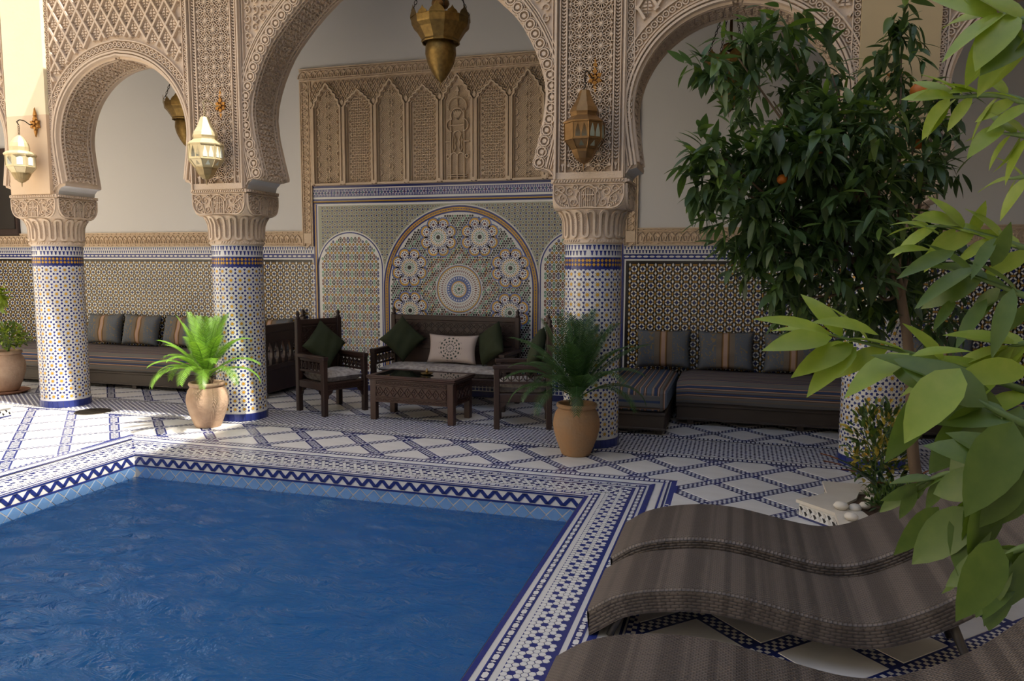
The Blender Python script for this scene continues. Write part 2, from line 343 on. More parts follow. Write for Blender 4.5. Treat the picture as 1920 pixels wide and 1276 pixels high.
# ------------------------------------------------------------------ pool coping
cop = MB()
SIDES = {'far': ((PX0, PYF), (1, 0), (0, 1), PX1-PX0), 'right': ((PX1, PYF), (0, -1), (1, 0), PYF-PYN), 'left': ((PX0, PYF), (0, -1), (-1, 0), PYF-PYN)}
def side_pt(sd, u, t):
    o, d, n, L = SIDES[sd]; return (o[0]+d[0]*u+n[0]*t, o[1]+d[1]*u+n[1]*t)
def ubounds(sd, t):
    L = SIDES[sd][3]; return (-t, L+t) if sd == 'far' else (-t, L)
def strip(sd, t0, t1, mi, w):
    a0, a1 = ubounds(sd, t0); b0, b1 = ubounds(sd, t1)
    cop.poly([side_pt(sd, a0, t0), side_pt(sd, a1, t0), side_pt(sd, b1, t1), side_pt(sd, b0, t1)], FM, mi, w)
HX = .0335; hexes = []
for sd in SIDES:
    strip(sd, 0, .62, WHT, -.002)
    for t0, t1 in ((.0, .028), (.055, .062), (.093, .105), (.36, .368), (.402, .41)): strip(sd, t0, t1, NAV, -.0008)
    strip(sd, .055, .105, NAV, -.0012); strip(sd, .36, .41, NAV, -.0012); strip(sd, .135, .335, NAV, -.0012)
    L = SIDES[sd][3]
    for tc in (.080, .385):                       # chain of white hexagons
        n = int((L+2*tc)/.075)
        for i in range(n):
            u = -tc+.075*(i+.5)
            if not ubounds(sd, tc)[0] < u < ubounds(sd, tc)[1]: continue
            p = side_pt(sd, u, tc)
            if not in_frame((*p, 0), 30): continue
            o, d, nn, _ = SIDES[sd]
            for du, a, b in ((0, .026, .013), (.0375, .007, .011)):
                hx = [(-a, 0), (-a*.6, -b), (a*.6, -b), (a, 0), (a*.6, b), (-a*.6, b)]
                cop.poly([(p[0]+d[0]*(x+du)+nn[0]*y, p[1]+d[1]*(x+du)+nn[1]*y) for x, y in hx], FM, WHT, 0)
    # honeycomb of white hexagons with navy gaps
    o, d, nn, _ = SIDES[sd]
    for j in range(-1, 8):
        t = .135+HX*.5+j*HX*.866
        if not .135+HX*.35 < t < .335-HX*.35: continue
        for i in range(int(-1/HX), int((L+1)/HX)):
            u = HX*(i+.5*(j % 2))
            if not ubounds(sd, t)[0] < u < ubounds(sd, t)[1]: continue
            qa = i-(j-(j & 1))//2; ra = j          # axial coordinates
            if ((qa % 3), (ra % 3)) in ((1, 1), (2, 2)): continue
            p = side_pt(sd, u, t)
            if in_frame((*p, 0), 20): hexes.append(((Vector((*p, 0))-CAM).length, p, d))
    # outer lines
    if sd == 'far':
        strip(sd, .43, .455, NAV, -.0006); strip(sd, .535, .62, NAV, -.0012)
        n = int((L+1.2)/.04)
        for i in range(n):
            u = -.6+.04*(i+.5)
            if ubounds(sd, .57)[0] < u < ubounds(sd, .57)[1]:
                for tt in (.500,):
                    pass
                a, b = side_pt(sd, u-.0135, .552), side_pt(sd, u+.0135, .602); cop.poly(rect(a[0], b[0], a[1], b[1]), FM, WHT, 0)
    else:
        strip(sd, .43, .47, NAV, .006); strip(sd, .525, .54, NAV, -.0006); strip(sd, .56, .575, NAV, -.0006); strip(sd, .585, .64, NAV, -.0006)
        for i in range(int(L/.026)):
            u = .026*(i+.5)
            for r in range(2):
                if (i+r) % 2: continue
                p0, p1 = side_pt(sd, u-.0125, .589+.022*r), side_pt(sd, u+.0125, .611+.022*r)
                if in_frame((*p0, 0), 20): cop.poly(rect(min(p0[0], p1[0]), max(p0[0], p1[0]), min(p0[1], p1[1]), max(p0[1], p1[1])), FM, WHT, .0005)
hexes.sort(key=lambda h: h[0])
hm = MB(); rr = HX*.515
hm.prism([(rr*math.cos(PI/6+PI/3*i), rr*math.sin(PI/6+PI/3*i)) for i in range(6)], .003, FM, 0, -.002, .05); hexme = hm.mesh('hexagon_tile', PAL[:1])
coping = cop.build('pool_coping', PAL, fixn=False, kind='structure', label='blue and white mosaic coping around the pool')
hr = MB()
for i, (_, p, d) in enumerate(hexes):
    rot = PI/2 if d[0] == 0 else 0
    if i < 300: o = obj('hexagon_tile', hexme, coping); o.location = (p[0], p[1], .0); o.rotation_euler = (0, 0, rot)
    else: hr.poly([(p[0]+rr*math.cos(rot+PI/6+PI/3*k), p[1]+rr*math.sin(rot+PI/6+PI/3*k)) for k in range(6)], FM, 0, .0003)
hr.build('hexagon_tile_remainder', PAL[:1], coping, fixn=False, kind='stuff')
gut = MB()
for x in (PX1+.472, PX0-.522):
    gut.poly(rect(x, x+.05, PYN, PYF+.47), FM, 0, -.03+.032)
gut.build('drain_channel', [M['marble']], coping, fixn=False)
# ------------------------------------------------------------------ pool shell, wall tiles, water
ps = MB(); D = -1.45
ps.add([(PX0, PYN, D), (PX1, PYN, D), (PX1, PYF, D), (PX0, PYF, D), (PX0, PYN, -.004), (PX1, PYN, -.004), (PX1, PYF, -.004), (PX0, PYF, -.004)],
       [[0, 1, 2, 3], [3, 2, 6, 7], [0, 3, 7, 4], [1, 5, 6, 2], [0, 4, 5, 1]], 0)
mat('pool_floor', (.05, .38, .80), .5, noise=.6, nscale=1.2, col2=(.12, .46, .66))
pool = ps.build('pool_basin', ['pool_floor'], fixn=False, kind='structure', label='blue tiled swimming pool basin')
# chevrons: period .118, band from z=-.012 to -.095
CH = .1185
def chev_mesh(sg):
    b = MB(); h = .066; a = CH/2
    b.prism([(-.019, 0), (.019, 0), (sg*a+.019, h), (sg*a-.019, h)], .004, IDM, 0, 0, 0); return b.mesh('chevron_tile', [M['tile_navy']])
chU, chD = chev_mesh(1), chev_mesh(-1)
dm = MB(); dh = .058; dm.prism([(-dh, 0), (0, -dh), (dh, 0), (0, dh)], .004, IDM, 0, 0, .03); dme = dm.mesh('pool_tile', [M['tile_pool']])
pw = MB()
for (p0, p1, n) in (((PX0, PYF), (PX1, PYF), (0, -1)), ((PX0, PYN), (PX0, PYF), (1, 0)), ((PX1, PYN), (PX1, PYF), (-1, 0))):
    L = math.hypot(p1[0]-p0[0], p1[1]-p0[1]); d = ((p1[0]-p0[0])/L, (p1[1]-p0[1])/L)
    mp = lambda P, p0=p0, d=d, n=n: np.stack([p0[0]+d[0]*P[:, 0]+n[0]*P[:, 2], p0[1]+d[1]*P[:, 0]+n[1]*P[:, 2], P[:, 1]], 1)
    pw.poly(rect(0, L, -.11, 0), mp, WHT, .002); pw.poly(rect(0, L, -.016, -.002), mp, NAV, .005); pw.poly(rect(0, L, -.108, -.092), mp, NAV, .005)
    pw.poly(rect(0, L, -.34, -.108), mp, GRT, .0015); st_ = 2*dh+.008
    for i in range(int(L/st_)+1): pw.poly(clip([(st_*(i+.5)-dh, -.108), (st_*(i+.5), -.108-dh+.004), (st_*(i+.5)+dh, -.108)], 0, L, -1, 0), mp, POOL, .003)
    X = Vector((d[0], d[1], 0)); Z = Vector((0, 0, 1)); N = Vector((n[0], n[1], 0))
    for i in range(int(L/CH)):
        for me, u in ((chU, i*CH), (chD, i*CH+CH)):
            u += .002; P3 = Vector((p0[0]+d[0]*u+n[0]*.002, p0[1]+d[1]*u+n[1]*.002, -.087))
            if not in_frame(P3, 20) or n[0] < 0: continue
            o = obj('chevron_tile', me, pool); o.matrix_world = Matrix(((X.x, Z.x, N.x, P3.x), (X.y, Z.y, N.y, P3.y), (X.z, Z.z, N.z, P3.z), (0, 0, 0, 1)))
    for r in range(4):
        for i in range(int(L/(2*dh+.008))+1):
            u = (2*dh+.008)*(i+.5*(r % 2)); z = -.112-dh-(dh+.004)*r
            P3 = Vector((p0[0]+d[0]*u+n[0]*.002, p0[1]+d[1]*u+n[1]*.002, z))
            if r >= 2 or not in_frame(P3, 20) or n[0] < 0 or u < dh or u > L-dh:
                pass
            if n[0] < 0 or not in_frame(P3, 20) or not dh <= u <= L-dh: continue
            if r >= 3: continue
            o = obj('pool_tile', dme, pool); o.matrix_world = Matrix(((X.x, Z.x, N.x, P3.x), (X.y, Z.y, N.y, P3.y), (X.z, Z.z, N.z, P3.z), (0, 0, 0, 1)))
pw.build('pool_wall_border', PAL, pool, fixn=False)
# water
m = bpy.data.materials.new('water'); m.use_nodes = True; n = m.node_tree.nodes; l = m.node_tree.links; n.clear()
out = n.new('ShaderNodeOutputMaterial'); tr = n.new('ShaderNodeBsdfRefraction'); gl = n.new('ShaderNodeBsdfGlossy'); mx = n.new('ShaderNodeMixShader'); fr = n.new('ShaderNodeFresnel')
tr.inputs[0].default_value = (.62, .84, .96, 1); tr.inputs['IOR'].default_value = 1.33; tr.inputs['Roughness'].default_value = .02; gl.inputs['Roughness'].default_value = .02; fr.inputs[0].default_value = 1.33
tc = n.new('ShaderNodeTexCoord'); mp_ = n.new('ShaderNodeMapping'); mp_.inputs['Scale'].default_value = (1, 1.8, 1); mp_.inputs['Rotation'].default_value = (0, 0, .25)
t1 = n.new('ShaderNodeTexNoise'); t1.inputs['Scale'].default_value = 3.2; t1.inputs['Detail'].default_value = 5; t1.inputs['Roughness'].default_value = .58; t1.inputs['Distortion'].default_value = .9
bp = n.new('ShaderNodeBump'); bp.inputs['Strength'].default_value = 1.0; bp.inputs['Distance'].default_value = .24
l.new(tc.outputs['Object'], mp_.inputs[0]); l.new(mp_.outputs[0], t1.inputs['Vector']); l.new(t1.outputs[0], bp.inputs['Height'])
for q in (gl, fr, tr): l.new(bp.outputs[0], q.inputs['Normal'])
df = n.new('ShaderNodeBsdfDiffuse'); df.inputs[0].default_value = (.018, .145, .42, 1); m2 = n.new('ShaderNodeMixShader'); m2.inputs[0].default_value = .30
l.new(df.outputs[0], m2.inputs[2]); l.new(tr.outputs[0], m2.inputs[1])
l.new(fr.outputs[0], mx.inputs[0]); l.new(m2.outputs[0], mx.inputs[1]); l.new(gl.outputs[0], mx.inputs[2]); l.new(mx.outputs[0], out.inputs[0]); M['water'] = m
wb = MB(); wb.poly(rect(PX0, PX1, PYN, PYF), FM, 0, WATER)
wb.build('pool_water', ['water'], fixn=False, label='rippled blue water filling the swimming pool', cat='water', kind='stuff')
lb = MB(); lb.lathe([(.0, .0), (.075, 0), (.085, .012), (.08, .03), (.05, .042), (0.001, .045)], 20, cap=False)
mat('lamp_white', (.8, .85, .75), .4)
po = lb.build('underwater_lamp', 'lamp_white', label='round white underwater lamp on the far pool wall', cat='lamp'); po.location = (-1.85, PYF-.004, -.36); po.rotation_euler = (PI/2, 0, 0)
# ------------------------------------------------------------------ courtyard shell (mostly out of frame: shades and bounces the light)
def slab(name, a, m, **k):
    b = MB(); b.box(*a); return b.build(name, m, kind='structure', **k)
wall_back = slab('wall_back', (FX0, FX1, W, W+.25, 0, 5.2), 'wall_white', label='white gallery wall above a tiled dado')
slab('ceiling', (FX0, FX1, FY+.02, W+.25, 5.2, 5.45), 'ceiling_white')
slab('wall_right', (FX1, FX1+.3, FYN, W+.25, -.1, (FX1+3.70)*1.573), 'facade_brown')
slab('wall_left', (FX0-.3, FX0, FYN, W+.25, -.1, 9), 'facade')
slab('wall_front', (FX0, FX1, FYN-.3, FYN, -.1, 9), 'facade')
slab('wall_upper', (FX0, FX1, FY, FY+.3, 5.45, 9.5), 'facade')
slab('shade_ledge_1', (-5.37, FX1, -.70, FY-.001, 4.75, 5.0), 'facade')  # unseen ledge, added so that its shadow falls across the arcade
BM = frontmap(W)
TMAP = lambda mp: (lambda P: mp(np.stack([P[:, 1], P[:, 0], P[:, 2]], 1)))       # swap u and v: bands that climb
# ---- dado mosaic (navy / ochre / white chain pattern)
def merlons(mb, mp, u0, u1, v0, h, pitch=.0385, w=.0016):
    for r in range(2):
        y = v0+h*(1-r)
        n = int((u1-u0)/pitch)
        for i in range(n):
            x = u0+pitch*(i+.5+(.5 if r else 0))
            if x > u1-pitch*.3: continue
            a, b = pitch*.40, pitch*.20
            mb.poly([(x-a, y+h*.93), (x+a, y+h*.93), (x+b*1.1, y+h*.62), (x+b*.9, y+h*.2), (x, y+h*.08), (x-b*.9, y+h*.2), (x-b*1.1, y+h*.62)], mp, NAV, w)
def beads(mb, mp, u0, u1, v0, v1, pitch, mi, mi2=None, w=.0016):
    n = max(1, int((u1-u0)/pitch)); h = (v1-v0)/2; vc = (v0+v1)/2
    for i in range(n):
        x = u0+pitch*(i+.5)
        mb.poly([(x-pitch*.44, vc), (x-pitch*.2, vc-h), (x+pitch*.2, vc-h), (x+pitch*.44, vc), (x+pitch*.2, vc+h), (x-pitch*.2, vc+h)], mp, mi if mi2 is None or i % 2 else mi2, w)
def dado(name, x0, x1):
    d = MB(); mp = BM; Z1 = 1.92
    d.poly(rect(x0, x1, 0, Z1), mp, WHT, .004)
    d.poly(rect(x0, x1, .0, .075), mp, NAV, .008)
    for i in range(int((x1-x0)/.05)): # skirting of blue and white checks
        for j in range(3):
            x = x0+.05*(i+.5); d.poly(rect(x-.019, x+.019, .09+.05*j, .128+.05*j), mp, NAV, .0056)
    merlons(d, mp, x0, x1, 1.828, .045, w=.0056)
    d.poly(rect(x0, x1, 1.808, 1.822), mp, NAV, .0052); d.poly(rect(x0, x1, 1.765, 1.779), mp, NAV, .0052)
    d.poly(rect(x0, x1, 1.779, 1.808), mp, NAV, .0050); beads(d, mp, x0, x1, 1.783, 1.804, .075, WHT, w=.0056)
    e0, e1 = x0+(.03 if x0 > -1 else 0), x1-(.03 if x1 < -1 else 0)
    if x0 > -1: d.poly(rect(x0, x0+.012, .25, 1.77), mp, NAV, .0052)
    if x1 < -1: d.poly(rect(x1-.012, x1, .25, 1.77), mp, NAV, .0052)
    T = 1.745; a, b = .1007, .0975
    d.poly(rect(e0, e1, .26, T), mp, BLK, .0050)
    nx, nz = int((e1-e0)/a), int((T-.26)/b)
    for i in range(nx):
        for j in range(nz):
            x = e0+a*(i+.5) if x0 > -1 else e1-a*(i+.5); z = T-b*(j+.5)
            if not in_frame((x, W, z), 30): continue
            Q = lambda pts, mi: d.poly(pts, mp, mi, .0056)
            cx, cz = x+a/2, z-b/2
            Q([(x-.0145, z), (x, z-.024), (x+.0145, z), (x, z+.024)], WHT)
            for sx in (-1, 1):
                for sz in (-1, 1):
                    an = sx*sz*PI/4*1.05; ux, uz = cx+sx*.0185, cz+sz*.0195; c_, s_ = math.cos(-an), math.sin(-an)
                    Q([(ux+c_*p-s_*q_, uz+s_*p+c_*q_) for p, q_ in ((-.021, 0), (-.012, -.0085), (.012, -.0085), (.021, 0), (.012, .0085), (-.012, .0085))], WHT)
            pm_ = .0068
            d.poly([(cx-.0115, cz), (cx, cz-.019), (cx+.0115, cz), (cx, cz+.019)], mp, NAV, pm_)
            for q_ in (-1, 1): Q(rect(cx-.025, cx+.025, z+q_*.0052-.0029, z+q_*.0052+.0029), OCH); Q(rect(x-.0125, x+.0125, cz+q_*.0062-.0031, cz+q_*.0062+.0031), OCH)
            Q(rect(x-.0040, x+.0040, cz-.016, cz+.016), OCH); Q(ngon(x, cz+.0235, .005, 4), OCH); Q(ngon(x, cz-.0235, .005, 4), OCH)
    d.build(name, PAL, wall_back, fixn=False, kind='stuff')
dado('dado_mosaic', -10.0, -4.182); dado('dado_mosaic', -.008, 4.49)
# ---- carved plaster bands
def arcpts(cx, cy, r, a0, a1, n=8, ry=None): return [(cx+r*math.cos(a0+(a1-a0)*i/n), cy+(ry or r)*math.sin(a0+(a1-a0)*i/n)) for i in range(n+1)]
def plaster_band(mb, mp, u0, u1, v0, v1, step=.085, w0=.0, vis=None):
    H = v1-v0; R = .012
    mb.prism(rect(u0, u1, v0, v1), w0+.004, mp, 0, 0)
    for v, wd in ((v0+.008, .016), (v0+H*.2, .010), (v1-H*.2, .010), (v1-.008, .016)): mb.ribbon([(u0, v), (u1, v)], wd, .014, mp, 0, w0=w0+.003, top=.6)
    n = int((u1-u0)/step); hh = H*.6-.012; vb = v0+H*.2+.006
    for i in range(n):
        u = u0+step*(i+.5)
        if vis and not vis(u): continue
        for s_ in (-1, 1): mb.ribbon([(u+s_*step*.75, vb), (u+s_*step*.62, vb+hh*.45), (u+s_*step*.3, vb+hh*.8), (u, vb+hh)], .009, R, mp, 0, w0=w0+.004)
        mb.prism([(u, vb+hh*.62), (u-.010, vb+hh*.4), (u-.004, vb+hh*.1), (u+.004, vb+hh*.1), (u+.010, vb+hh*.4)], .009, mp, 0, w0+.004, .3)
        for v in (v0+.022, v1-.022): mb.prism(rect(u-step*.32, u+step*.32, v-.005, v+.005), .008, mp, 0, w0+.004, .1)
pb = MB(2.0); vis_b = lambda u: in_frame((u, W, 2.0), 30)
plaster_band(pb, BM, -10, -4.345, 1.925, 2.13, vis=vis_b); plaster_band(pb, BM, .155, 4.49, 1.925, 2.13, vis=vis_b)
pb.build('plaster_frieze', 'plaster_back', wall_back, kind='stuff')
PC = -2.10; PL, PR = -4.345, .155
fr = MB(2.0)
plaster_band(fr, TMAP(BM), 1.925, 4.08, PL, PL+.165); plaster_band(fr, TMAP(BM), 1.925, 4.08, PR-.165, PR); plaster_band(fr, BM, PL, PR, 4.08, 4.245)
for x in (PL+.0825, PR-.0825):
    for z in (2.03,): fr.prism(rect(x-.06, x+.06, z-.07, z+.07), .016, BM, 0, .0, .05)
fr.build('plaster_frame', 'plaster_back', wall_back, kind='stuff')
# ---- niche panels of carved stucco
NL, NW, NZ0 = -4.15, .4555, 2.735
def niche_outline(top, off=0):
    s = [(.200, 0), (.200, .99), (.172, 1.03), (.172, 1.075), (.132, 1.10), (.128, 1.15), (.088, 1.175), (.080, 1.215), (.040, 1.24), (.028, 1.275), (0, 1.305)]
    k = top/1.305
    s = [(max(0, x-off), z if z < .98 else .99+(z-.99)*(top-.99)/(1.305-.99)-(off if x == 0 else 0)) for x, z in s]
    return [(-x, z) for x, z in s]+[(x, z) for x, z in s[::-1][1:]]
def half_w(z, top):
    o = niche_outline(top)[:11]
    for (x0, z0), (x1, z1) in zip(o, o[1:]):
        if z0 <= z <= z1 and z1 > z0: return -(x0+(x1-x0)*(z-z0)/(z1-z0))
    return 0
def spiral(cx, cy, r, a0, turns=1.1, hand=1, n=11): return [(cx+r*(1-t*.78)*math.cos(a0+hand*TAU*turns*t), cy+r*(1-t*.78)*math.sin(a0+hand*TAU*turns*t)) for t in [i/n for i in range(n+1)]]
nb = MB(2.3); nb.prism(rect(PL+.165, PR-.165, 2.72, 4.08), .004, BM, 0, 0)
for q in range(9):
    xc = NL+NW*(q+.5); top = 1.285 if q % 2 == 0 else 1.185; off_map = BM
    mp = lambda P, xc=xc: BM(np.stack([P[:, 0]+xc, P[:, 1]+NZ0, P[:, 2]], 1))
    ol = niche_outline(top)
    nb.ribbon(ol, .026, .034, mp, 0, w0=.003, top=.6); nb.ribbon([(x*.88, z*.985+.012) for x, z in ol], .010, .020, mp, 0, w0=.003)
    nb.ribbon([(x*1.10, z*1.008+.02) for x, z in ol[1:-1]], .012, .022, mp, 0, w0=.003)
    nb.prism(rect(-.2, .2, -.012, .012), .03, mp, 0, .003, .05)
    hw = lambda z: half_w(z, top)*.84-.012
    if q == 4:                                        # openwork grille over a fine mesh
        for k in range(-40, 60):
            for dr in (-1, 1):
                pts = [(dr*(k*.022-z), z) for z in np.arange(.03, top-.1, .02)]
                seg = []
                for x, z in pts:
                    if abs(x) < hw(z): seg.append((x, z))
                    else:
                        if len(seg) > 1: nb.ribbon([seg[0], seg[-1]], .006, .006, mp, 0, w0=.003)
                        seg = []
                if len(seg) > 1: nb.ribbon([seg[0], seg[-1]], .006, .006, mp, 0, w0=.003)
        R_ = lambda pts, wd=.014: nb.ribbon(pts, wd, .022, mp, 0, w0=.006)
        for x in (-.09, 0, .09): R_([(x, .02), (x, .30)])
        for z in (.05, .075): R_([(-.13, z), (.13, z)], .010)
        R_([(-.09, .30), (-.09, .86)]); R_([(.09, .30), (.09, .86)])
        for s_ in (-1, 1):
            R_(arcpts(s_*.045, .30, .045, 0, PI)); R_([(s_*.09, .48), (s_*.16, .48)]); R_(arcpts(s_*.125, .30, .022, 0, TAU, 10))
            R_([(s_*.045, .36), (s_*.022, .40), (s_*.032, .46), (s_*.022, .50), (s_*.045, .56), (s_*.068, .50), (s_*.058, .46), (s_*.068, .40), (s_*.045, .36)], .010)
            R_(arcpts(s_*.07, .68, .075, -PI/2, PI/2*1.0) if s_ > 0 else arcpts(-.07, .68, .075, PI/2, 1.5*PI))
        R_(arcpts(0, .56, .05, 0, PI)); R_([(-.09, .68), (.09, .68)])
        R_(arcpts(0, .80, .085, -.5, PI+.5, 12)); R_(arcpts(0, .90, .12, -.3, PI+.3, 14))
        for a in (-.7, -.35, 0, .35, .7): nb.prism([(0, .74), (.07*math.sin(a)-.012, .80+.04*math.cos(a)), (.085*math.sin(a), .83+.05*math.cos(a)), (.07*math.sin(a)+.012, .80+.04*math.cos(a))], .02, mp, 0, .006, .2)
        R_([(0, .91), (0, 1.0)], .010); nb.prism([(0, 1.16), (-.03, 1.09), (-.01, 1.09), (-.01, 1.04), (.01, 1.04), (.01, 1.09), (.03, 1.09)], .02, mp, 0, .006, .1)
    elif q % 2 == 0:                                  # lace with a column of rosettes
        for k in range(-70, 70):
            for dr in (-1, 1):
                seg = []
                for z in np.arange(.03, top-.03, .015):
                    x = dr*(k*.027-z)
                    if abs(x) < hw(z): seg.append((x, z))
                    elif seg:
                        if len(seg) > 1: nb.ribbon([seg[0], seg[-1]], .0085, .009, mp, 0, w0=.003, top=.5)
                        seg = []
                if len(seg) > 1: nb.ribbon([seg[0], seg[-1]], .0085, .009, mp, 0, w0=.003, top=.5)
        for k in range(9):
            z = .06+.135*k
            if z > top-.1: break
            nb.ribbon(star(0, z, .034, .022, 6)+[star(0, z, .034, .022, 6)[0]], .010, .017, mp, 0, w0=.006)
            for a in range(6): nb.prism(ngon(.037*math.cos(a*PI/3), z+.037*math.sin(a*PI/3), .009, 5), .018, mp, 0, .006, .3)
            z2 = z+.067
            if z2 < .95:
                for s_ in (-1, 1): nb.ribbon(arcpts(s_*(hw(z2)+.004), z2, .034, PI/2 if s_ > 0 else -PI/2, 1.5*PI if s_ > 0 else PI/2, 6), .013, .016, mp, 0, w0=.006)
    else:                                             # interlaced rings
        for j in range(40):
            z = .05+.034*j
            for i in range(-4, 5):
                x = i*.062+(.031 if j % 2 else 0)
                if abs(x) < hw(z)-.012 and z < top-.06:
                    if (j % 4) < 2 or True: nb.ribbon(ngon(x, z, .0215, 8, .2), .0085, .013, mp, 0, closed=True, w0=.003)
                    nb.prism([(x-.008, z), (x, z-.012), (x+.008, z), (x, z+.012)], .011, mp, 0, .003, .3)
    # colonnettes and buds
    for s_ in ((-1, 1) if q == 8 else (-1,)):
        x = s_*NW/2
        nb.ribbon([(x, .02), (x, .985)], .030, .026, mp, 0, w0=.003, top=.45); nb.prism(rect(x-.02, x+.02, -.012, .04), .036, mp, 0, .003, .1)
        nb.prism([(x, 1.10), (x-.026, 1.05), (x-.018, 1.01), (x, .99), (x+.018, 1.01), (x+.026, 1.05)], .028, mp, 0, .003, .25); nb.ribbon(ngon(x, 1.045, .034, 8), .008, .02, mp, 0, closed=True, w0=.003)
# small lozenge lattice above the niches
for i in range(-2, 66):
    for j in range(8):
        x = PL+.17+.066*i+(.033 if j % 2 else 0); z = 3.70+.052*j
        if z > 4.06 or not PL+.18 < x < PR-.18: continue
        q = int((x-NL)//NW); q = min(max(q, 0), 8); top = 1.285 if q % 2 == 0 else 1.185; lx = x-(NL+NW*(q+.5)); zz = z-NZ0
        if abs(lx) < half_w(min(zz, top), top)*1.14+.026 and zz < top+.04: continue
        nb.ribbon([(x-.031, z), (x, z+.05), (x+.031, z), (x, z-.05)], .010, .016, BM, 0, closed=True, w0=.003)
        nb.prism([(x-.014, z), (x, z-.022), (x+.014, z), (x, z+.022)], .012, BM, 0, .003, .3)
nb.build('stucco_niche_panel', 'plaster_back', wall_back, kind='stuff')
# ---- fountain mosaic
pm = MB(); pm_l, pm_r = PL+.165, PR-.165
pm.poly(rect(pm_l, pm_r, 0, 2.72), BM, PAL_, .004)
pm.poly(rect(pm_l, pm_r, 2.69, 2.72), BM, NAV, .0048); pm.poly(rect(pm_l, pm_r, 2.56, 2.69), BM, WHT, .0044); pm.poly(rect(pm_l, pm_r, 2.575, 2.675), BM, NAV, .0048)
for i in range(int((pm_r-pm_l)/.046)):             # facing white loops
    x = pm_l+.046*(i+.5)
    for s_ in (-1, 1): pm.ribbon([(x-.012, 2.625+s_*.043), (x-.012, 2.625+s_*.016), (x, 2.625+s_*.006), (x+.012, 2.625+s_*.016), (x+.012, 2.625+s_*.043)], .008, .001, BM, WHT, w0=.005, top=.9)
    pm.poly(ngon(x+.023, 2.625, .010, 4), BM, (GRN, RED, NAV)[i % 3], .0056)
for z0, mi in ((2.545, WHT), (2.525, NAV), (2.50, OCH), (2.485, NAV), (2.46, WHT)): pm.poly(rect(pm_l, pm_r, z0, z0+.022), BM, mi, .0048)
for s_, xx in ((1, pm_l), (-1, pm_r)):
    for k, mi in ((0, NAV), (.018, OCH), (.036, NAV), (.054, WHT)):
        a, b = xx+s_*k, xx+s_*(k+.018); pm.poly(rect(min(a, b), max(a, b), 0, 2.50-k*.6), BM, mi, .0052)
CZ, CRO = 1.38, 1.045; NRX = (PC-1.545, PC+1.545); NRR, NZ = .465, 1.63
def in_c(x, z, r): return abs(x-PC) < r and (z < CZ or (x-PC)**2+(z-CZ)**2 < r*r)
def in_n(x, z, r): return any(abs(x-c) < r and (z < NZ or (x-c)**2+(z-NZ)**2 < r*r) for c in NRX)
# ground: pale field with navy dots and oxblood petals
a = .0725
for i in range(int((pm_r-pm_l-.15)/a)):
    for j in range(int(2.40/a)):
        x = pm_l+.10+a*(i+.5); z = 2.43-a*(j+.5)
        if z < .3: continue
        def Q(pts, mi):
            cx_, cz_ = sum(p[0] for p in pts)/len(pts), sum(p[1] for p in pts)/len(pts)
            if not in_c(cx_, cz_, CRO+.035) and not in_n(cx_, cz_, NRR+.04) and cx_ < pm_r-.085: pm.poly(pts, BM, mi, .0050)
        Q(ngon(x, z, .0125, 8), NAV); Q(star(x+a/2, z+a/2, .015, .005, 4), NAV)
        for dx, dz in ((a/2, 0), (0, a/2)):
            for k in range(4): Q(ngon(x+dx+.0125*math.cos(k*PI/2+PI/4), z+dz+.0125*math.sin(k*PI/2+PI/4), .0072, 4, PI/4*(k % 2)), RED if (i+j+k) % 3 else BLK)
            for k in range(4): Q(ngon(x+dx+.022*math.cos(k*PI/2), z+dz+.022*math.sin(k*PI/2), .0042, 4), WHT)
def archband(cx, cz, r0, r1, mi, w, zb=.25, n=40):
    A = [(cx-r1, zb)]+[(cx-r1*math.cos(PI*i/n), cz+r1*math.sin(PI*i/n)) for i in range(n+1)]+[(cx+r1, zb)]
    B = [(cx-r0, zb)]+[(cx-r0*math.cos(PI*i/n), cz+r0*math.sin(PI*i/n)) for i in range(n+1)]+[(cx+r0, zb)]
    for k in range(len(A)-1): pm.poly([A[k], A[k+1], B[k+1], B[k]], BM, mi, w)
def archfill(cx, cz, r, mi, w, zb=.25, n=40): pm.poly([(cx-r, zb)]+[(cx-r*math.cos(PI*i/n), cz+r*math.sin(PI*i/n)) for i in range(n+1)]+[(cx+r, zb)], BM, mi, w)
for cx in NRX:                                     # side niches: chain of white ovals, coloured hearts
    archfill(cx, NZ, NRR+.03, WHT, .0052); archband(cx, NZ, NRR, NRR+.017, NAV, .0056); a, b = .0545, .112
    for i in range(-9, 10):
        for j in range(20):
            x = cx+a*i; z = 2.06-b*j
            ins = lambda x, z: in_n(x, z, NRR-.035) and z > .3
            Q = lambda pts, mi: pm.poly(pts, BM, mi, .0058)
            if ins(x, z):
                Q(ngon(x, z, .0245, 4), BLK); pm.poly(ngon(x, z, .0140, 8), BM, OCH, .0064)
            if ins(x, z-b/2): Q(ngon(x, z-b/2, .0095, 8, 0, .022), BLK)
            x2 = x+a/2
            cm = (GRN, BLK, RED, NAV)[(i+2*j) % 4]
            for dz in (-.034, -.078):
                if ins(x2, z+dz): Q(ngon(x2, z+dz, .0180, 6, 0, .0215), cm); pm.poly(ngon(x2, z+dz, .0048, 5), BM, WHT, .0064)
